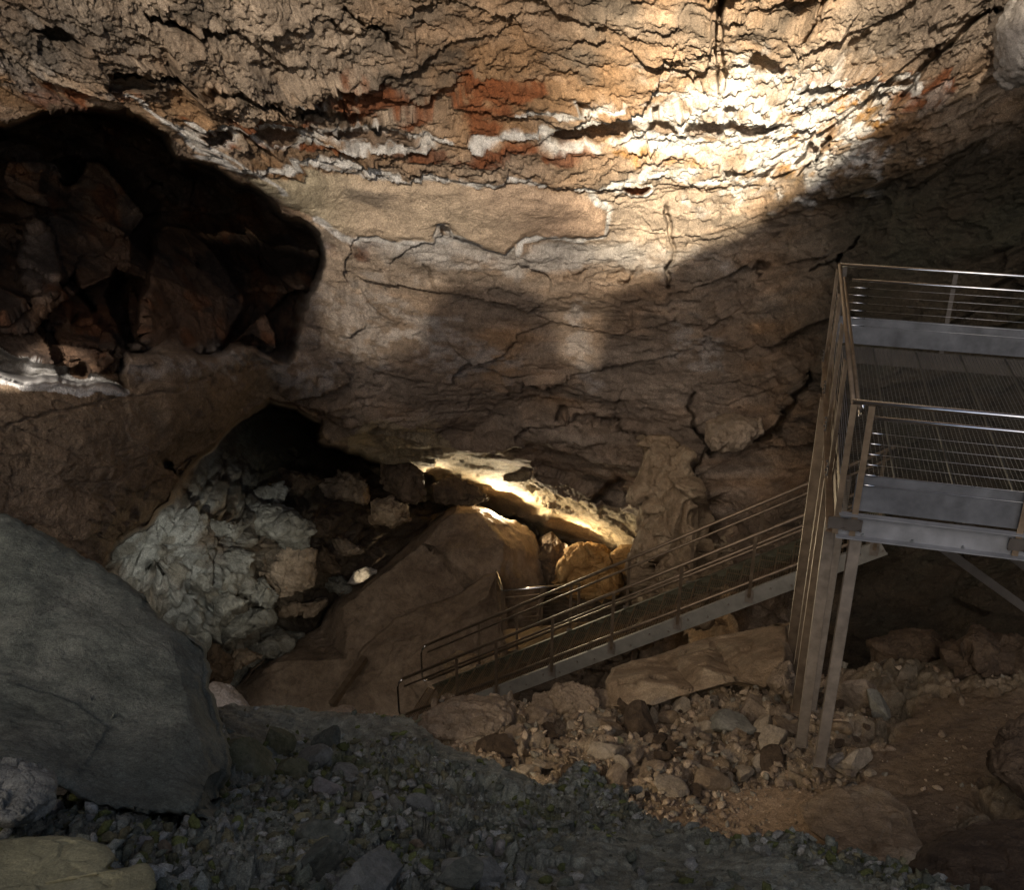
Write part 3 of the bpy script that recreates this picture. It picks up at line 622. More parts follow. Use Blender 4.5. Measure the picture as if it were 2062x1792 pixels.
relief('boulder', 'tall pyramid shaped brown boulder with a lamp glowing behind its tip', 'boulder',
       [(932, 1006), (880, 1040), (830, 1088), (760, 1148), (705, 1180), (662, 1220), (640, 1262), (580, 1298), (505, 1345), (468, 1392), (510, 1440), (700, 1460), (900, 1470), (1040, 1420), (1075, 1290), (1100, 1180), (1092, 1120), (1078, 1078), (1045, 1050), (990, 1030)],
       (860, 1260), 28.0, .0, -.003, 1.6, M['slabbrown'], 420, 150, 2.2, .07, 11, fac=1.8, grain=.016,
       tin=[(932, 1000, 28.4), (913, 1033, 27.3), (848, 1095, 26.9), (755, 1143, 28.6), (765, 1160, 26.8), (660, 1218, 28.2), (690, 1222, 26.7), (636, 1262, 27.9), (580, 1292, 27.4), (466, 1392, 26.6), (560, 1330, 26.2), (961, 1033, 27.4), (1016, 1095, 26.75),
            (1009, 1157, 26.6), (1050, 1040, 28.7), (1080, 1075, 28.5), (1095, 1130, 28.2), (1102, 1180, 28.0), (1078, 1290, 27.5), (880, 1120, 26.95), (925, 1178, 26.6), (900, 1112, 26.5), (950, 1168, 26.3), (800, 1240, 26.3), (700, 1330, 25.9), (500, 1450, 25.8), (700, 1470, 25.5), (900, 1480, 25.6), (1045, 1425, 26.4), (820, 1090, 28.4)])
relief('boulder', 'broad dark boulder behind the foot of the staircase', 'boulder',
       [(1004, 1152), (985, 1150), (940, 1186), (905, 1206), (860, 1216), (800, 1240), (730, 1300), (690, 1370), (680, 1440), (830, 1470), (1000, 1450), (1030, 1330), (1022, 1230)],
       (900, 1340), 26.2, -.001, -.003, .9, M['slabbrown'], 260, 100, 2.4, .10, 13, fac=2,
       tin=[(1004, 1148, 26.0), (985, 1148, 26.2), (940, 1184, 26.1), (905, 1204, 26.2), (860, 1214, 26.2), (800, 1238, 26.2), (730, 1300, 25.9), (690, 1370, 25.6), (676, 1440, 25.4), (830, 1472, 25.2), (1000, 1452, 25.2), (1032, 1330, 25.9), (1024, 1222, 26.1), (980, 1200, 25.5), (900, 1260, 25.3), (820, 1330, 25.1)])
relief('boulder', 'rounded golden boulder right of the pyramid shaped one', 'boulder',
       [(1122, 1130), (1150, 1102), (1182, 1090), (1212, 1102), (1240, 1132), (1252, 1160), (1240, 1200), (1150, 1200), (1124, 1170)], (1185, 1150), 27.5, 0, -.003, .7, M['gold'], 200, 70, 4.0, 1.0, 17, fac=1.0)
relief('boulder', 'golden block wedged beside the lit edge of the rock pillar', 'boulder',
       [(1228, 1115), (1250, 1098), (1290, 1094), (1296, 1150), (1262, 1160), (1240, 1140)], (1262, 1124), 27.2, 0, -.003, .5, M['gold'], 120, 40, 3, .7, 19)
relief('rock_pillar', 'upright grey brown rock pillar behind the staircase', 'pillar',
       [(1286, 884), (1310, 872), (1352, 880), (1394, 918), (1404, 1000), (1412, 1080), (1420, 1250), (1290, 1300), (1288, 1100), (1292, 1040), (1281, 1000), (1292, 930)], (1345, 1060), 22.2, -.004, -.001, .8, M['tan'], 300, 110, 4.0, .95, 23, fac=1.5, grain=.03)
relief('boulder', 'great flat topped tan boulder just under the staircase', 'boulder',
       [(1218, 1378), (1228, 1348), (1280, 1330), (1330, 1318), (1380, 1298), (1430, 1284), (1500, 1270), (1560, 1258), (1604, 1252), (1612, 1300), (1606, 1370), (1590, 1402), (1545, 1385), (1480, 1372), (1400, 1392), (1320, 1420), (1225, 1425)],
       (1420, 1345), 12.6, .0006, -.009, .28, M['tan'], 320, 100, 3.5, .16, 29, fac=.9, aniso=(.7, 1, 1.4),
       tin=[(1216, 1378, 12.5), (1228, 1345, 13.2), (1330, 1315, 13.7), (1430, 1282, 14.1), (1500, 1268, 14.2), (1606, 1250, 14.2), (1580, 1262, 13.4), (1614, 1300, 13.9), (1608, 1370, 13.4), (1590, 1404, 12.5), (1578, 1330, 12.3), (1540, 1385, 12.1), (1480, 1374, 12.1), (1400, 1394, 12.05), (1320, 1422, 12.0), (1222, 1428, 12.1), (1300, 1375, 12.2), (1420, 1350, 12.3), (1520, 1330, 12.4)])
relief('boulder', 'rounded brown boulder on the bare earth at the lower right', 'boulder',
       [(1606, 1624), (1650, 1604), (1690, 1586), (1732, 1578), (1780, 1590), (1806, 1612), (1830, 1628), (1840, 1670), (1862, 1706), (1800, 1760), (1740, 1740), (1680, 1712), (1630, 1672)], (1745, 1665), 8.45, 0, -.0075, .16, M['tan'], 240, 80, 3.2, .2, 31, fac=.7)
relief('boulder', 'dark mossy boulder in the bottom right corner', 'boulder',
       [(1832, 1742), (1870, 1700), (1930, 1664), (2010, 1650), (2120, 1640), (2300, 1660), (2300, 1900), (1990, 1900), (1880, 1800)], (2060, 1770), 6.3, 0, -.006, .25, M['dark'], 240, 80, 3, .25, 37)
relief('boulder', 'long low brown boulder at the foot of the staircase', 'boulder',
       [(832, 1462), (850, 1440), (885, 1420), (930, 1402), (1000, 1402), (1030, 1418), (1036, 1445), (1026, 1480), (960, 1500), (880, 1490)], (930, 1450), 11.6, 0, -.008, .4, M['brown'], 220, 70, 2.4, .6, 41)
relief('boulder', 'pale pinkish rock peeping out behind the huge grey slab', 'boulder',
       [(400, 1390), (430, 1374), (462, 1378), (486, 1400), (504, 1424), (470, 1440), (400, 1440)], (445, 1410), 13, 0, -.005, .3, M['pale'], 140, 50, 2.4, .4, 43)
relief('boulder', 'smooth reddish rock on the crest of the near rubble', 'boulder',
       [(640, 1450), (655, 1432), (690, 1420), (712, 1422), (722, 1440), (722, 1462), (660, 1466)], (685, 1444), 10.5, 0, -.006, .2, M['brown'], 120, 40, 2.4, .5, 47)
relief('boulder', 'bulging pale grey block in the top right corner', 'boulder',
       [(2000, 60), (2020, 20), (2060, -40), (2200, -60), (2300, 60), (2200, 180), (2080, 176), (2020, 168), (2004, 120)], (2120, 70), 12.2, -.001, .001, .6, M['pale'], 200, 60, 2.4, .5, 53)
relief('boulder', 'small sunlit cream rock on the shoulder of the pyramid boulder', 'boulder',
       [(698, 1176), (712, 1152), (738, 1140), (758, 1150), (740, 1166), (716, 1178)], (728, 1160), 27.5, 0, -.002, .2, M['pale'], 100, 30, 2.4, .6, 71)
for i, (pl, c, dd, mt, lb) in enumerate([
    ([(745, 1010), (790, 1000), (822, 1020), (824, 1045), (790, 1062), (748, 1050)], (785, 1032), 26.4, 'tan', 'rounded tan rock under the lit overhang, left of the pyramid tip'),
    ([(770, 925), (800, 915), (850, 950), (856, 1010), (810, 1010), (768, 970)], (812, 962), 26.2, 'dark', 'dark brown rock lump tucked under the lit overhang'),
    ([(868, 978), (900, 962), (960, 985), (984, 1004), (940, 1018), (880, 1010)], (925, 992), 26.8, 'dark', 'low dark rock just left of the glowing lamp'),
    ([(1090, 1080), (1110, 1070), (1140, 1100), (1130, 1170), (1100, 1200), (1088, 1140)], (1112, 1130), 28.6, 'dark', 'narrow dark rock between the pyramid and golden boulders'),
    ([(440, 1310), (490, 1290), (560, 1262), (600, 1290), (580, 1320), (500, 1352), (470, 1370), (440, 1350)], (520, 1312), 23.6, 'cham', 'pale grey rock at the bottom of the left chamber'),
    ([(430, 1260), (480, 1235), (550, 1222), (560, 1248), (500, 1272), (450, 1300)], (490, 1258), 22.4, 'cham', 'whitish angular rock in the left chamber'),
    ([(520, 1110), (570, 1090), (640, 1110), (632, 1180), (560, 1200), (520, 1160)], (575, 1148), 23.4, 'brown', 'brown rust edged block in the middle of the left chamber'),
    ([(470, 1040), (520, 1010), (600, 1030), (640, 1070), (600, 1090), (540, 1085), (480, 1080)], (550, 1055), 22.8, 'cham', 'pale slab with white crust in the left chamber'),
    ([(395, 1285), (425, 1290), (470, 1330), (465, 1375), (430, 1380), (400, 1340)], (430, 1335), 21.5, 'dark', 'dark rounded stone beside the edge of the grey slab'),
    ([(1745, 1290), (1800, 1270), (1880, 1268), (1905, 1300), (1890, 1345), (1760, 1352)], (1825, 1315), 12.9, 'dark', 'dark brown boulder in the gloom right of the steel legs'),
    ([(1900, 1300), (1960, 1270), (2080, 1280), (2150, 1330), (2080, 1380), (1920, 1370)], (2010, 1325), 12.0, 'dark', 'dark boulder under the diagonal braces at the right edge'),
    ([(1560, 1345), (1590, 1330), (1602, 1370), (1596, 1405), (1570, 1400), (1545, 1375)], (1577, 1372), 11.6, 'brown', 'brown triangular rock by the foot of the steel legs'),
    ([(2120, 1620), (1990, 1560), (2010, 1470), (2062, 1440), (2200, 1450), (2240, 1600)], (2110, 1540), 8.6, 'dark', 'dark mossy rock at the right edge of the earth path'),
    ([(1420, 850), (1470, 832), (1530, 842), (1536, 870), (1500, 905), (1450, 912), (1424, 890)], (1478, 872), 20.4, 'brown', 'wedge shaped brown block jammed in the right wall crack'),
    ([(1100, 1400), (1120, 1375), (1160, 1382), (1200, 1388), (1215, 1420), (1180, 1450), (1120, 1440)], (1155, 1412), 12.4, 'brown', 'brown boulder just under the lowest stringer bolts'),
    ([(890, 1330), (925, 1315), (1010, 1318), (1040, 1340), (1020, 1372), (900, 1378)], (960, 1348), 24.6, 'tan', 'tan rock seen through the lower handrails'),
    ]):
    if c[0] < 640 and dd > 21: dd = on(LOW, *c)+.15
    relief('boulder', lb, 'boulder', pl, c, dd, 0, -.002, .03*dd, M[mt], 160, 56, 2.4, .8, 80+i*3)
rsc = np.random.RandomState(12)
for k, (x, y, r, mt) in enumerate([(470, 1130, 34, 'cham'), (520, 1200, 44, 'cham'), (455, 1215, 30, 'cham'), (610, 1215, 50, 'brown'), (640, 1130, 40, 'dark'), (590, 1090, 30, 'cham'), (560, 1290, 38, 'cham'), (490, 1320, 40, 'brown'),
                                   (650, 1060, 38, 'dark'), (700, 1100, 34, 'brown'), (540, 990, 34, 'cham'), (610, 970, 44, 'dark'), (440, 1060, 24, 'cham'), (690, 990, 44, 'brown'), (740, 1050, 30, 'dark'), (410, 1170, 26, 'cham'), (680, 1180, 30, 'cham'), (590, 1160, 26, 'cham')]):
    an = np.sort(rsc.uniform(0, 6.28, 7)); rr = r*rsc.uniform(.75, 1.25, 7)
    pl = [(x+a*1.25*math.cos(t), y+a*.8*math.sin(t)) for a, t in zip(rr, an)]
    relief('boulder', 'angular broken rock piled in the lower left chamber', 'boulder', pl, (x, y), on(LOW, x, y)-.15, 0, -.004, r*.013, M[mt], 110, 40, 3, .9, 200+k, group='broken rocks of the lower left chamber')
print('boulders built')

# ------------------------------------------------------------------ loose stones
def stone_mesh(seed, sub=4):
    bm = bmesh.new(); bmesh.ops.create_icosphere(bm, subdivisions=sub, radius=1)
    rs = np.random.RandomState(seed); v = np.array([q.co[:] for q in bm.verts])
    pl = rs.normal(size=(11, 3)); pl /= np.linalg.norm(pl, axis=1)[:, None]; off = rs.uniform(.42, .85, 11) if sub > 2 else rs.uniform(.3, .7, 11)
    s = (v@pl.T); k = np.min(np.where(s > 0, off[None]/np.maximum(s, 1e-3), 9), 1); v = v*np.minimum(k, 1.15)[:, None]
    v = v*(1+.05*fbm(v*2.5+seed, 4, seed))[:, None]*np.array([1, rs.uniform(.65, .9), rs.uniform(.45, .75)])
    for q, p in zip(bm.verts, v): q.co = p
    me = bpy.data.meshes.new('stone'); bm.to_mesh(me); bm.free()
    me.polygons.foreach_set('use_smooth', np.ones(len(me.polygons), bool)); me.set_sharp_from_angle(angle=R(24)); return me
PROTO = [stone_mesh(s) for s in range(9)]
STM = {}
def stone_variant(i, mt):
    if (i, mt) not in STM:
        me = PROTO[i].copy(); me.materials.clear(); me.materials.append(M[mt]); STM[(i, mt)] = me
    return STM[(i, mt)]
def place_stone(x, y, dd, size, mt, label, group, i, rot, name='stone', cat='stone'):
    o = bpy.data.objects.new(name, stone_variant(i, mt)); col.objects.link(o)
    o.location = V(x, y, dd); s = size; o.scale = (s, s, s); o.rotation_euler = rot
    return tag(o, label, cat, group)
rs = np.random.RandomState(5)
BROWN_ZONE = [(870, 1480), (1040, 1420), (1230, 1410), (1420, 1390), (1600, 1410), (1640, 1450), (1620, 1500), (1560, 1540), (1400, 1600), (1280, 1610), (1200, 1560), (1060, 1560)]
n = 0; pts = []
while n < 262:
    x, y = rs.uniform(860, 1760), rs.uniform(1400, 1640)
    s = sdist(BROWN_ZONE, np.array([x]), np.array([y]))[0]
    if s < 0 and not (x > 1640 and 1400 < y < 1590 and rs.rand() < .5): continue
    big = rs.rand()**4
    r = .045+.20*big
    if any((x-a)**2+((y-b)*1.5)**2 < (q*150)**2 for a, b, q in pts[-400:]) and rs.rand() < .8: continue
    pts.append((x, y, r)); n += 1
    place_stone(x, y, on(CT2, x, y)-r*.15, r, rs.choice(['brown', 'brown', 'dust', 'dust', 'tan', 'dark']), 'loose brown rubble rock lying on the scree below the staircase', 'rubble rocks on the scree', rs.randint(9), tuple(rs.uniform(-.6, .6, 2))+(rs.uniform(0, 6.3),), 'rubble_rock', 'rock')
for k, (x, y, r, mt, lb) in enumerate([
    (955, 1418, .20, 'tan', 'pale blocky stone sitting on top of the long low boulder'), (1000, 1510, .26, 'dark', 'dark oblong brown stone low in the scree above the grey crest'),
    (1478, 1460, .24, 'grey', 'blue grey faceted stone in the middle of the scree'), (1366, 1400, .28, 'tan', 'broad tan stone resting against the great flat topped boulder'),
    (1425, 1385, .17, 'tan', 'light stone in the pile on the flat topped boulder'), (1572, 1465, .2, 'tan', 'squarish tan stone left of the steel leg feet'),
    (1615, 1425, .3, 'brown', 'large brown stone right behind the steel leg feet'), (1235, 1500, .12, 'yellow', 'small yellow topped stone in the scree'),
    (1690, 1530, .13, 'pale', 'pale stone just right of the front leg foot'), (1300, 1470, .3, 'dark', 'wide dark stone half buried in the scree'),
    (1765, 1425, .22, 'grey', 'bluish grey stone on the slope right of the legs'), (1730, 1405, .35, 'brown', 'big brown stone behind the legs, left of the bluish one')]):
    place_stone(x, y, on(CT2, x, y)-r*.25, r, mt, lb, None, k % 9, (.2, .1*k, k*1.3))
for k, (x, y, r, mt, lb) in enumerate([
    (970, 1755, .105, 'grey', 'big blunt grey stone at the bottom of the frame'), (925, 1775, .09, 'slab', 'dark rounded stone touching the big blunt grey one'),
    (755, 1610, .065, 'pale', 'pale angular stone on the gravel, upper centre'), (800, 1635, .06, 'grey', 'rounded grey stone at the upper centre of the gravel'),
    (845, 1625, .06, 'grey', 'slanting grey stone right of the rounded one'), (650, 1700, .11, 'slab', 'knobbly grey rock standing out of the gravel'),
    (640, 1745, .13, 'slab', 'wide grey rock under the knobbly one'), (785, 1675, .035, 'pale', 'small cream upright pebble below the grey stones'),
    (985, 1698, .03, 'pale', 'white pebble above the blunt grey stone'), (1005, 1715, .04, 'pale', 'whitish stone just right of the white pebble'),
    (840, 1700, .035, 'tan', 'small tan stone near the bottom centre'), (125, 1585, .04, 'pale', 'triangular pale stone beside the blocky grey boulder'),
    (285, 1680, .03, 'yellow', 'small yellowish stone under the huge slab'), (300, 1700, .035, 'pale', 'pink white stone under the huge slab'),
    (330, 1705, .03, 'tan', 'small tan stone right of the pink white one'), (110, 1625, .03, 'pale', 'pale flake in the dark gap below the slab'),
    (555, 1490, .12, 'moss', 'olive block on the slope beside the slab'), (500, 1545, .15, 'moss', 'large mossy block against the right edge of the slab'),
    (630, 1520, .12, 'grey', 'flat grey block higher on the rubble slope'), (590, 1545, .1, 'moss', 'low olive green block in the rubble slope'),
    (660, 1490, .1, 'slab', 'dark grey block near the top of the rubble slope'), (700, 1560, .09, 'grey', 'pale grey stone in the middle of the rubble slope'),
    (660, 1585, .06, 'pale', 'light stone under the middle of the rubble slope'), (740, 1785, .13, 'grey', 'large grey stone cut by the bottom edge'),
    (605, 1650, .05, 'yellow', 'small yellowish block left of centre in the gravel'), (1545, 1720, .035, 'grey', 'small grey stone near the right end of the crest'),
    (1060, 1660, .04, 'grey', 'grey pebble on the mossy patch'), (1280, 1590, .05, 'grey', 'grey stone on the crest hump')]):
    place_stone(x, y, on(CT1, x, y)-r*.3, r, mt, lb, None, (k*5) % 9, (.3*(k % 3), .15*k, k*1.7))
# gravel that nobody could count: one object per ground
def gravel(name, ctrl, sheetP, gx, count, smin, smax, zone, cols, seed, label):
    rs = np.random.RandomState(seed); protos = []
    for s in range(5):
        me = stone_mesh(40+s, 2); protos.append((np.array([v.co[:] for v in me.vertices]), np.array([p.vertices[:] for p in me.polygons])))
    VV, FF, CC = [], [], []; off = 0
    R_, C_ = sheetP.shape[0]-15, sheetP.shape[1]
    made = 0; ci = np.where((gx > -60) & (gx < 2130))[0]
    while made < count:
        r, c = rs.randint(0, R_), rs.choice(ci)
        p = sheetP[r, c]; dep = p[1]*CP-p[2]*SP; x = p[0]/dep*F+1031; y = 896-(p[1]*SP+p[2]*CP)/dep*F
        if y > 1830 or rs.rand() > zone(x, y): continue
        v, f = protos[rs.randint(5)]; s = smin+(smax-smin)*rs.rand()**7
        a, b, g = rs.uniform(0, 6.28, 3); ca, sa = math.cos(a), math.sin(a); cb, sb = math.cos(b*.15), math.sin(b*.15)
        Rm = np.array([[ca, -sa, 0], [sa, ca, 0], [0, 0, 1]])@np.array([[1, 0, 0], [0, cb, -sb], [0, sb, cb]])
        VV.append(v@Rm.T*s+p+np.array([0, 0, s*.2])); FF.append(f+off); off += len(v)
        cc = np.array(cols[rs.randint(len(cols))])*rs.uniform(.7, 1.35); CC.append(np.repeat(cc[None], len(v), 0)); made += 1
    o = mesh_np(name, np.concatenate(VV), np.concatenate(FF), M['ground'], color=np.concatenate(CC), smooth=False)
    return tag(o, label, 'gravel', kind='stuff')
def z1(x, y):
    return (1-float(smooth_zone(np.array([x]), np.array([y]))[0])*.93)*(.35+.65*float(ss(-.25, .2, vnoise(np.array([[x/90, y/60, 0]]), 3))[0]))
gravel('gravel', CT1, G1, gx1, 22000, .004, .045, z1, [(.26, .26, .19), (.35, .345, .265), (.18, .185, .13), (.25, .22, .12), (.17, .18, .06), (.42, .40, .33)], 3, 'grey and mossy green gravel covering the near slope')
def z2(x, y):
    s = sdist(BROWN_ZONE, np.array([x]), np.array([y]))[0]
    return 1.0 if s > 0 else max(.03, math.exp(s/50))
gravel('gravel', CT2, G2, gx2, 12000, .012, .09, z2, [(.38, .28, .185), (.52, .40, .27), (.27, .20, .13), (.28, .25, .19)], 4, 'brown chips and grit scattered over the scree')
print('stones built')

# ------------------------------------------------------------------ VIEWING PLATFORM
a15 = R(15); Ux = np.array([math.sin(a15), math.cos(a15), 0]); Vx = np.array([math.cos(a15), -math.sin(a15), 0]); Zx = np.array([0, 0, 1.0])
O = np.array([2.80, 7.70, 0.0])
def pf(u, v, z): return O+Ux*u+Vx*v+Zx*z
ZF, ZR, DEP, WID = -4.10, -3.11, 4.5, 3.6
plat = thing('viewing_platform', 'steel viewing platform with grating deck on tall legs at the right', 'platform', tuple(pf(0, 0, -6.9)))
g = MB()
for k in range(int(WID/.042)): v = .03+k*.042; g.box(pf(DEP/2, v, ZF-.012), Ux, Vx, Zx, DEP/2-.03, .0013, .004)
for k in range(int(DEP/.042)): u = .03+k*.042; g.box(pf(u, WID/2, ZF-.006), Vx, Ux, Zx, WID/2-.03, .0013, .001)
g.build('deck_grating', M['grate'], plat)
sm = MB()
for v in (.5, 1.0, 1.5, 2.0, 2.5, 3.0):
    for q in (-.006, .006): sm.box(pf(DEP/2, v+q, ZF-.010), Ux, Vx, Zx, DEP/2-.03, .0018, .016)
sm.build('panel_seams', M['grate'], plat)
for u in (.25, .42):
    for v in (.42, .95, 1.75): MB().box(pf(u, v, ZF+.003), Ux, Vx, Zx, .012, .02, .004).build('grating_clip', M['tube'], plat)
def panel(p, q, z0, z1, th, out):
    m = MB(); c = (p+q)/2; dr = (q-p); l = np.linalg.norm(dr); dr = dr/l
    m.box(c+Zx*(z0+z1)/2+out*th, dr, out, Zx, l/2, th/2, (z1-z0)/2); return m
panel(pf(0, .1, 0), pf(0, WID, 0), -4.10, -3.765, .006, -Ux).build('toe_board', M['panel'], plat)
panel(pf(DEP, .02, 0), pf(DEP, WID, 0), -4.08, -3.74, .006, Ux).build('toe_board', M['panel'], plat)
panel(pf(.05, 0, 0), pf(DEP, 0, 0), -4.08, -3.95, .006, -Vx).build('toe_board', M['rusty'], plat)
ch = MB()
ch.box(pf(-.02, WID/2, -4.23), Vx, Ux, Zx, WID/2, .004, .105); ch.box(pf(-.055, WID/2, -4.34), Vx, Ux, Zx, WID/2, .035, .006); ch.box(pf(-.055, WID/2, -4.123), Vx, Ux, Zx, WID/2, .035, .004)
c_o = ch.build('edge_channel', M['chan'], plat)
for v in (.22, .62, 1.02, 1.7, 2.1): MB().tube([pf(-.024, v, -4.315), pf(-.04, v, -4.315)], .012, 8).build('bolt', M['steel'], plat)
ch = MB(); ch.box(pf(DEP/2, -.012, -4.23), Ux, Vx, Zx, DEP/2, .004, .105); ch.box(pf(DEP/2, -.045, -4.34), Ux, Vx, Zx, DEP/2, .035, .006); ch.build('edge_channel', M['rusty'], plat)
ch = MB(); ch.box(pf(DEP+.02, WID/2, -4.23), Vx, Ux, Zx, WID/2, .004, .105); ch.build('edge_channel', M['darksteel'], plat)
# handrails: bright tubes with rounded corners
def corner(p0, c, p1, r=.07, n=6):
    p0, c, p1 = map(np.array, (p0, c, p1)); a = c+(p0-c)/np.linalg.norm(p0-c)*r; b = c+(p1-c)/np.linalg.norm(p1-c)*r
    return [p0]+[(1-t)**2*a+2*t*(1-t)*c+t*t*b for t in np.linspace(0, 1, n)]+[p1]
MB().tube([pf(-.03, -.02, ZR), pf(-.03, WID, ZR)], .021, 14).build('handrail', M['tube'], plat, True)
MB().tube([pf(-.03, -.02, ZR), pf(DEP+.02, -.02, ZR)], .021, 14).build('handrail', M['rusty'], plat, True)
MB().tube([pf(DEP+.02, -.02, ZR), pf(DEP+.02, WID, ZR)], .021, 14).build('handrail', M['tube'], plat, True)
MB().tube([pf(-.03, .15, ZR-.125), pf(-.03, WID, ZR-.125)], .017, 12).build('mid_rail', M['tube'], plat, True)
MB().tube([pf(.12, .05, ZR-.125), pf(DEP-.1, .05, ZR-.125)], .017, 12).build('mid_rail', M['rusty'], plat, True)
MB().tube([pf(DEP, .15, ZR-.17), pf(DEP, WID, ZR-.17)], .017, 12).build('mid_rail', M['tube'], plat, True)
MB().tube([pf(-.03, .06, ZR), pf(-.03, .07, ZR-.09), pf(0, .05, ZR-.125), pf(.12, .05, ZR-.125)], .014, 10).build('rail_bend', M['tube'], plat, True)
for k in range(6):
    z = ZR-.26-.095*k
    MB().tube([pf(-.03, .13, z), pf(-.03, WID, z)], .0022, 6).build('wire', M['wire'], plat, True)
    MB().tube([pf(DEP, .13, z), pf(DEP, WID, z)], .0018, 6).build('wire', M['wire'], plat, True)
    MB().tube([pf(0, -.02, z), pf(DEP, -.02, z)], .003, 6).build('wire', M['wire'], plat, True)
    MB().tube([pf(-.03, .13, z), pf(-.03, .26, z)], .006, 8).build('turnbuckle', M['tube'], plat, True)
    MB().tube([pf(DEP, .13, z), pf(DEP, .36, z)], .006, 8).build('turnbuckle', M['tube'], plat, True)
def post(u, v, ax, ay, mat, z0=-4.33, z1=ZR-.02, wd=.05, th=.012):
    c = pf(u, v, (z0+z1)/2)
    m = MB().box(c, ax, ay, Zx, th/2, wd/2, (z1-z0)/2); m.box(c+ax*(.02), ax, ay, Zx, .014, .003, (z1-z0)/2)
    p = m.build('post', mat, plat)
    b = MB().box(pf(u, v, -4.22)-ax*.012, ax, ay, Zx, .004, .07, .055)
    for i in (-1, 1):
        for j in (-1, 1): b.tube([pf(u, v, -4.22+.045*j)+ay*.06*i-ax*.014, pf(u, v, -4.22+.045*j)+ay*.06*i-ax*.032], .012, 6)
    b.build('bracket', M['darksteel'], p)
for v in (.13, 1.42, 2.7): post(-.045, v, Ux, Vx, M['rusty'])
post(-.04, -.01, Ux, Vx, M['rusty'])
for v in (.05, 1.3, 2.6): post(DEP+.04, v, Ux, Vx, M['darksteel'])
for u in (1.05, 2.15, 3.25, 4.35): post(u, -.055, Vx, Ux, M['rusty'], z0=-4.62, wd=.10)
# legs
def leg(u, v, z0, w_, mat, u1=None, v1=None, zt=-4.345):
    m = MB(); m.bar(pf(u, v, z0), pf(u if u1 is None else u1, v if v1 is None else v1, zt), w_, w_, up=tuple(Ux)); p = m.build('leg', mat, plat, bevel=.006)
    MB().box(pf(u, v, z0+.01), Ux, Vx, Zx, w_*.62, w_*.62, .006).build('base_plate', mat, p)
leg(.0, .17, -6.87, .10, M['leg'])
leg(.28, .0, -6.9, .10, M['leg'], .28, -.03, -4.345)
leg(1.15, .12, -7.1, .10, M['leg'])
leg(1.05, -.04, -7.1, .09, M['rusty'], 1.05, -.04, -4.345)
leg(2.2, .0, -7.5, .10, M['rusty'])
leg(3.2, -.05, -8.0, .11, M['rusty'])
for p, q in (((.4, .7, -4.42), (2.2, 3.4, -6.9)), ((1.0, .9, -4.42), (2.9, 3.4, -6.7))):
    MB().bar(pf(*p), pf(*q), .08, .08).build('brace', M['darksteel'], plat, bevel=.004)
MB().tube([pf(.5, -.02, -7.0), pf(.5, -.02, -5.9)], .012, 8).build('anchor_rod', M['steel'], plat, True)
print('platform built')

# ------------------------------------------------------------------ STAIRCASE
A0 = W(810, 1368, 21.2); B0 = W(1522.8, 1076.6, 17.3)
dirv = B0-A0; T_END = 1.30
hz = dirv.copy(); hz[2] = 0; hl = np.linalg.norm(hz); hz /= hl
side = np.array([-hz[1], hz[0], 0]);  side = side if side[1] > 0 else -side
WD = 1.25
def st(t, s=0.0, z=0.0): return A0+dirv*t+side*s+Zx*z
def t_of_x(xp):
    lo, hi = -.2, 1.9
    for _ in range(50):
        m = (lo+hi)/2; p = st(m); dep = p[1]*CP-p[2]*SP
        if p[0]/dep*F+1031 < xp: lo = m
        else: hi = m
    return lo
stair = thing('staircase', 'long steep steel staircase descending left below the viewing platform', 'staircase', tuple(st(0, .5, -1.4)))
slope = np.linalg.norm(dirv[:2]); ang = dirv/np.linalg.norm(dirv); perp = np.cross(side, ang); perp = perp if perp[2] > 0 else -perp
for s in (0.0, WD):
    mt = M['galv'] if s == 0 else M['olive']
    p, q = st(.03, s, -1.28), st(T_END, s, -1.28); l = np.linalg.norm(q-p); m = MB()
    m.box((p+q)/2, ang, side, perp, l/2, .006, .135); sg = -1 if s == 0 else 1
    m.box((p+q)/2+perp*.135+side*.03*(-sg), ang, side, perp, l/2, .03, .006); m.box((p+q)/2-perp*.135+side*.03*(-sg), ang, side, perp, l/2, .03, .006)
    m.build('stringer', mt, stair)
    rp = [st(.0, s), st(T_END, s)]
    MB().tube(rp, .030, 10).build('handrail', M['rusty'], stair, True)
    MB().tube([st(.006, s, -.2), st(T_END, s, -.2)], .022, 10).build('mid_rail', M['rusty'], stair, True)
    MB().tube([st(.006, s, -.94), st(T_END, s, -.94)], .030, 10).build('knee_rail', M['rusty'], stair, True)
    c0, c1 = st(0, s), st(0, s, -.94)
    MB().tube([c0, c0-ang*.10-Zx*.06, c0-ang*.14-Zx*.16, c1-ang*.14+Zx*.16, c1-ang*.10+Zx*.03, c1], .022, 10).build('end_loop', M['tube'], stair, True)
px_posts = [920, 1000, 1113.7, 1237, 1374, 1522.8, 1690]
tp = [t_of_x(x) for x in px_posts]+[1.28]
bolt_pts = []
for t in tp:
    for s in (0, WD):
        o = -.035 if s == 0 else .035
        m = MB(); m.box(st(t, s+o, -.62), hz, side, Zx, .028, .009, .62); p = m.build('post', M['rusty'], stair)
        MB().box(st(t, s+o*.6, -1.22), hz, side, Zx, .07, .012, .13).build('bracket', M['leg'], p)
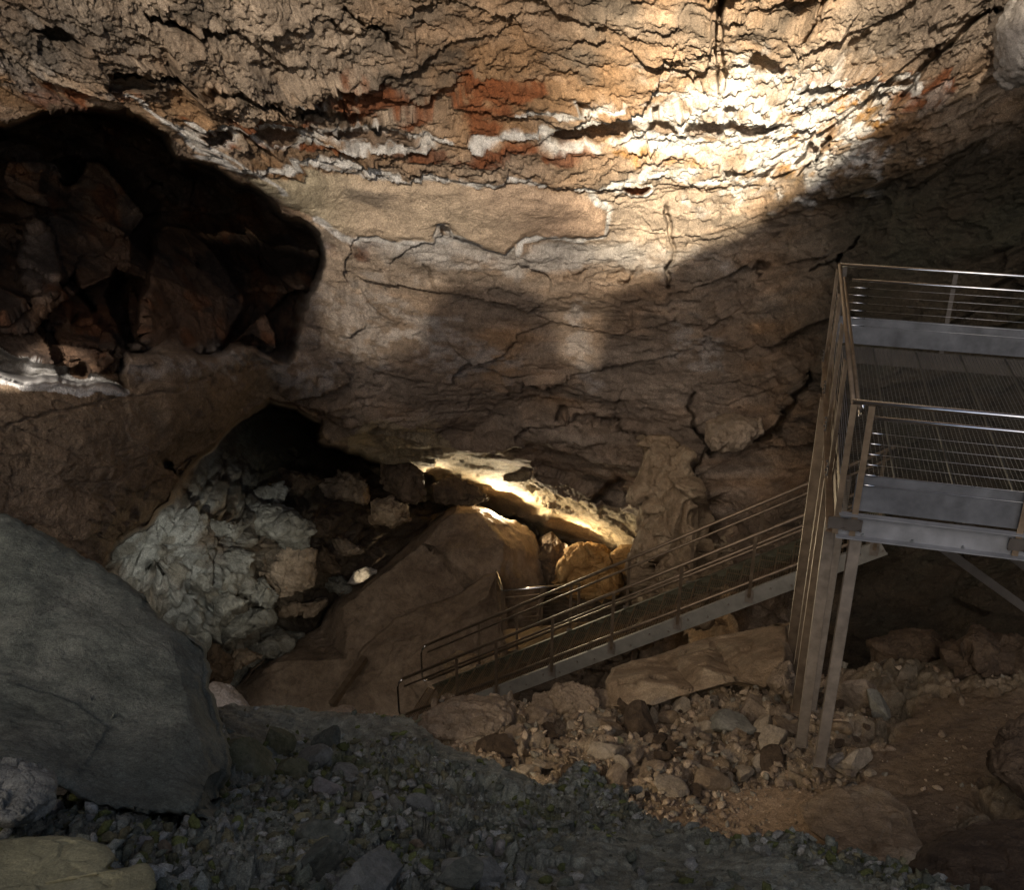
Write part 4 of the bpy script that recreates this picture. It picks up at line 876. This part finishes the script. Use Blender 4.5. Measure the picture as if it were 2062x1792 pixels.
# treads
NT = int(dirv[2]*T_END/.19); rise = dirv[2]*T_END/NT; go = hl*T_END/NT
tm = MB()
for k in range(7): tm.box(np.array([0, 0, 0])+hz*(k/6-.5)*.22, hz, side, Zx, .0035, WD/2-.01, .012)
for k in range(4): tm.box(side*((k+.5)/4-.5)*(WD-.03), side, hz, Zx, .002, .12, .008)
tm.box(hz*-.125, hz, side, Zx, .006, WD/2-.01, .02)
proto = None
for k in range(NT):
    c = A0+hz*(k+.5)*go+Zx*((k+.5)*rise-1.22)+side*WD/2
    if proto is None:
        proto = tm.build('tread', M['tread'], None); o = proto
    else:
        o = proto.copy(); col.objects.link(o)
    o.parent = stair; o.location = Vector(c.tolist())-stair.location
for t in np.linspace(.05, T_END, 26):
    p = st(t, -.02, -1.28+.05*(1 if int(t*100) % 2 else -1)); MB().tube([p, p-side*.02], .02, 6).build('bolt', M['leg'], stair)

# ------------------------------------------------------------------ LOWER LANDING
dL_ = 24.9
c0 = W(1012, 1190, dL_); cR = c0+np.array([2.35, .4, 0])*1.0; cR = cR-0*Zx
cB = c0+np.array([.15, 1.9, 0])
land = thing('landing', 'small lower steel landing with wire railings in front of the pyramid boulder', 'landing', tuple(c0-Zx*1.15))
e1 = (cR-c0)/np.linalg.norm(cR-c0); e2 = np.cross(Zx, e1)
MB().box((c0+cR)/2-e2*.45-Zx*1.17+e1*.3, e1, e2, Zx, 1.5, .45, .03).build('deck', M['lbrown'], land)
for p, q in ((c0, c0+e1*1.95), (c0, c0+e2*.95)):
    MB().tube([p, q], .03, 10).build('handrail', M['tube'], land, True)
    MB().tube([p-Zx*.2, q-Zx*.2], .02, 10).build('mid_rail', M['rusty'], land, True)
    for k in range(6): MB().tube([p-Zx*(.34+.12*k), q-Zx*(.34+.12*k)], .005, 6).build('wire', M['lbrown'], land, True)
    l = np.linalg.norm(q-p); nn = max(1, round(l/1.3))
    for k in range(nn+1):
        c = p+(q-p)*(k+.03)/(nn+.06); MB().box(c-Zx*.6, e1, e2, Zx, .03, .03, .6).build('post', M['rusty'], land)
dk = MB(); dk.bar(W(668, 1420, 24.5), W(735, 1325, 25.4), .14, .16)
tag(dk.build('steel_beam', M['rusty']), 'short dark steel beam leaning against the boulder, left of the stair foot', 'beam')
print('stairs built')

# ------------------------------------------------------------------ cave roof over and behind the viewer (out of frame, keeps out the sky)
th = np.linspace(R(-28), R(208), 70); yy = np.linspace(13, 2.2, 40); TH, YY = np.meshgrid(th, yy)
rx = 13+.0*YY; rz = 10.0+0*YY
P = np.stack([rx*np.cos(TH), YY, -1.5+(rz+1.5)*np.sin(TH)], -1); P += fbm(P*.35, 4, 90)[..., None]*normals(P)*1.2
tag(mesh_np('cave_roof', P, grid_quads(*P.shape[:2]), M['wall'], color=np.ones(P.shape)*c3(.25, .19, .13)), kind='structure')
# unseen blocker, its edge shaped to throw the wall's shadow line
SH = [(-900, 150), (-300, 190), (240, 250), (400, 322), (500, 372), (560, 402), (605, 440), (640, 520), (650, 700), (740, 745), (850, 700), (862, 620), (900, 582), (1000, 572), (1084, 592), (1112, 640), (1144, 742), (1200, 752), (1218, 650), (1240, 588), (1330, 556),
      (1400, 505), (1500, 468), (1560, 425), (1650, 365), (1720, 300), (1860, 205), (2062, 165), (2600, 60)]
S_ = np.array(SUNP); top = []
for x, y in SH:
    p = W(x, y, on(MAIN, x, y)); t = (-3.6-S_[1])/(p[1]-S_[1]); top.append(S_+(p-S_)*t)
top = np.array(top)
# resample and make it a thick blocker
tt = np.linspace(0, len(top)-1, 240); tp_ = np.stack([np.interp(tt, np.arange(len(top)), top[:, k]) for k in range(3)], -1)
rows = []
for dy, dz in ((.9, -2.1), (.7, -1.5), (.35, -.6), (0.02, 0), (-.35, -.35), (-.9, -1.2), (-1.0, -1.8), (-.6, -2.3)):
    r_ = tp_.copy(); r_[:, 1] += dy; r_[:, 2] = (tp_[:, 2] if dz > -.9 else tp_[:, 2].mean()*.0+tp_[:, 2].min()+.8) + dz
    rows.append(r_)
rows = np.array(rows)
tag(mesh_np('shade_blocker', rows, grid_quads(*rows.shape[:2]), M['wall'], color=np.ones(rows.shape)*c3(.25, .19, .13)), kind='structure')
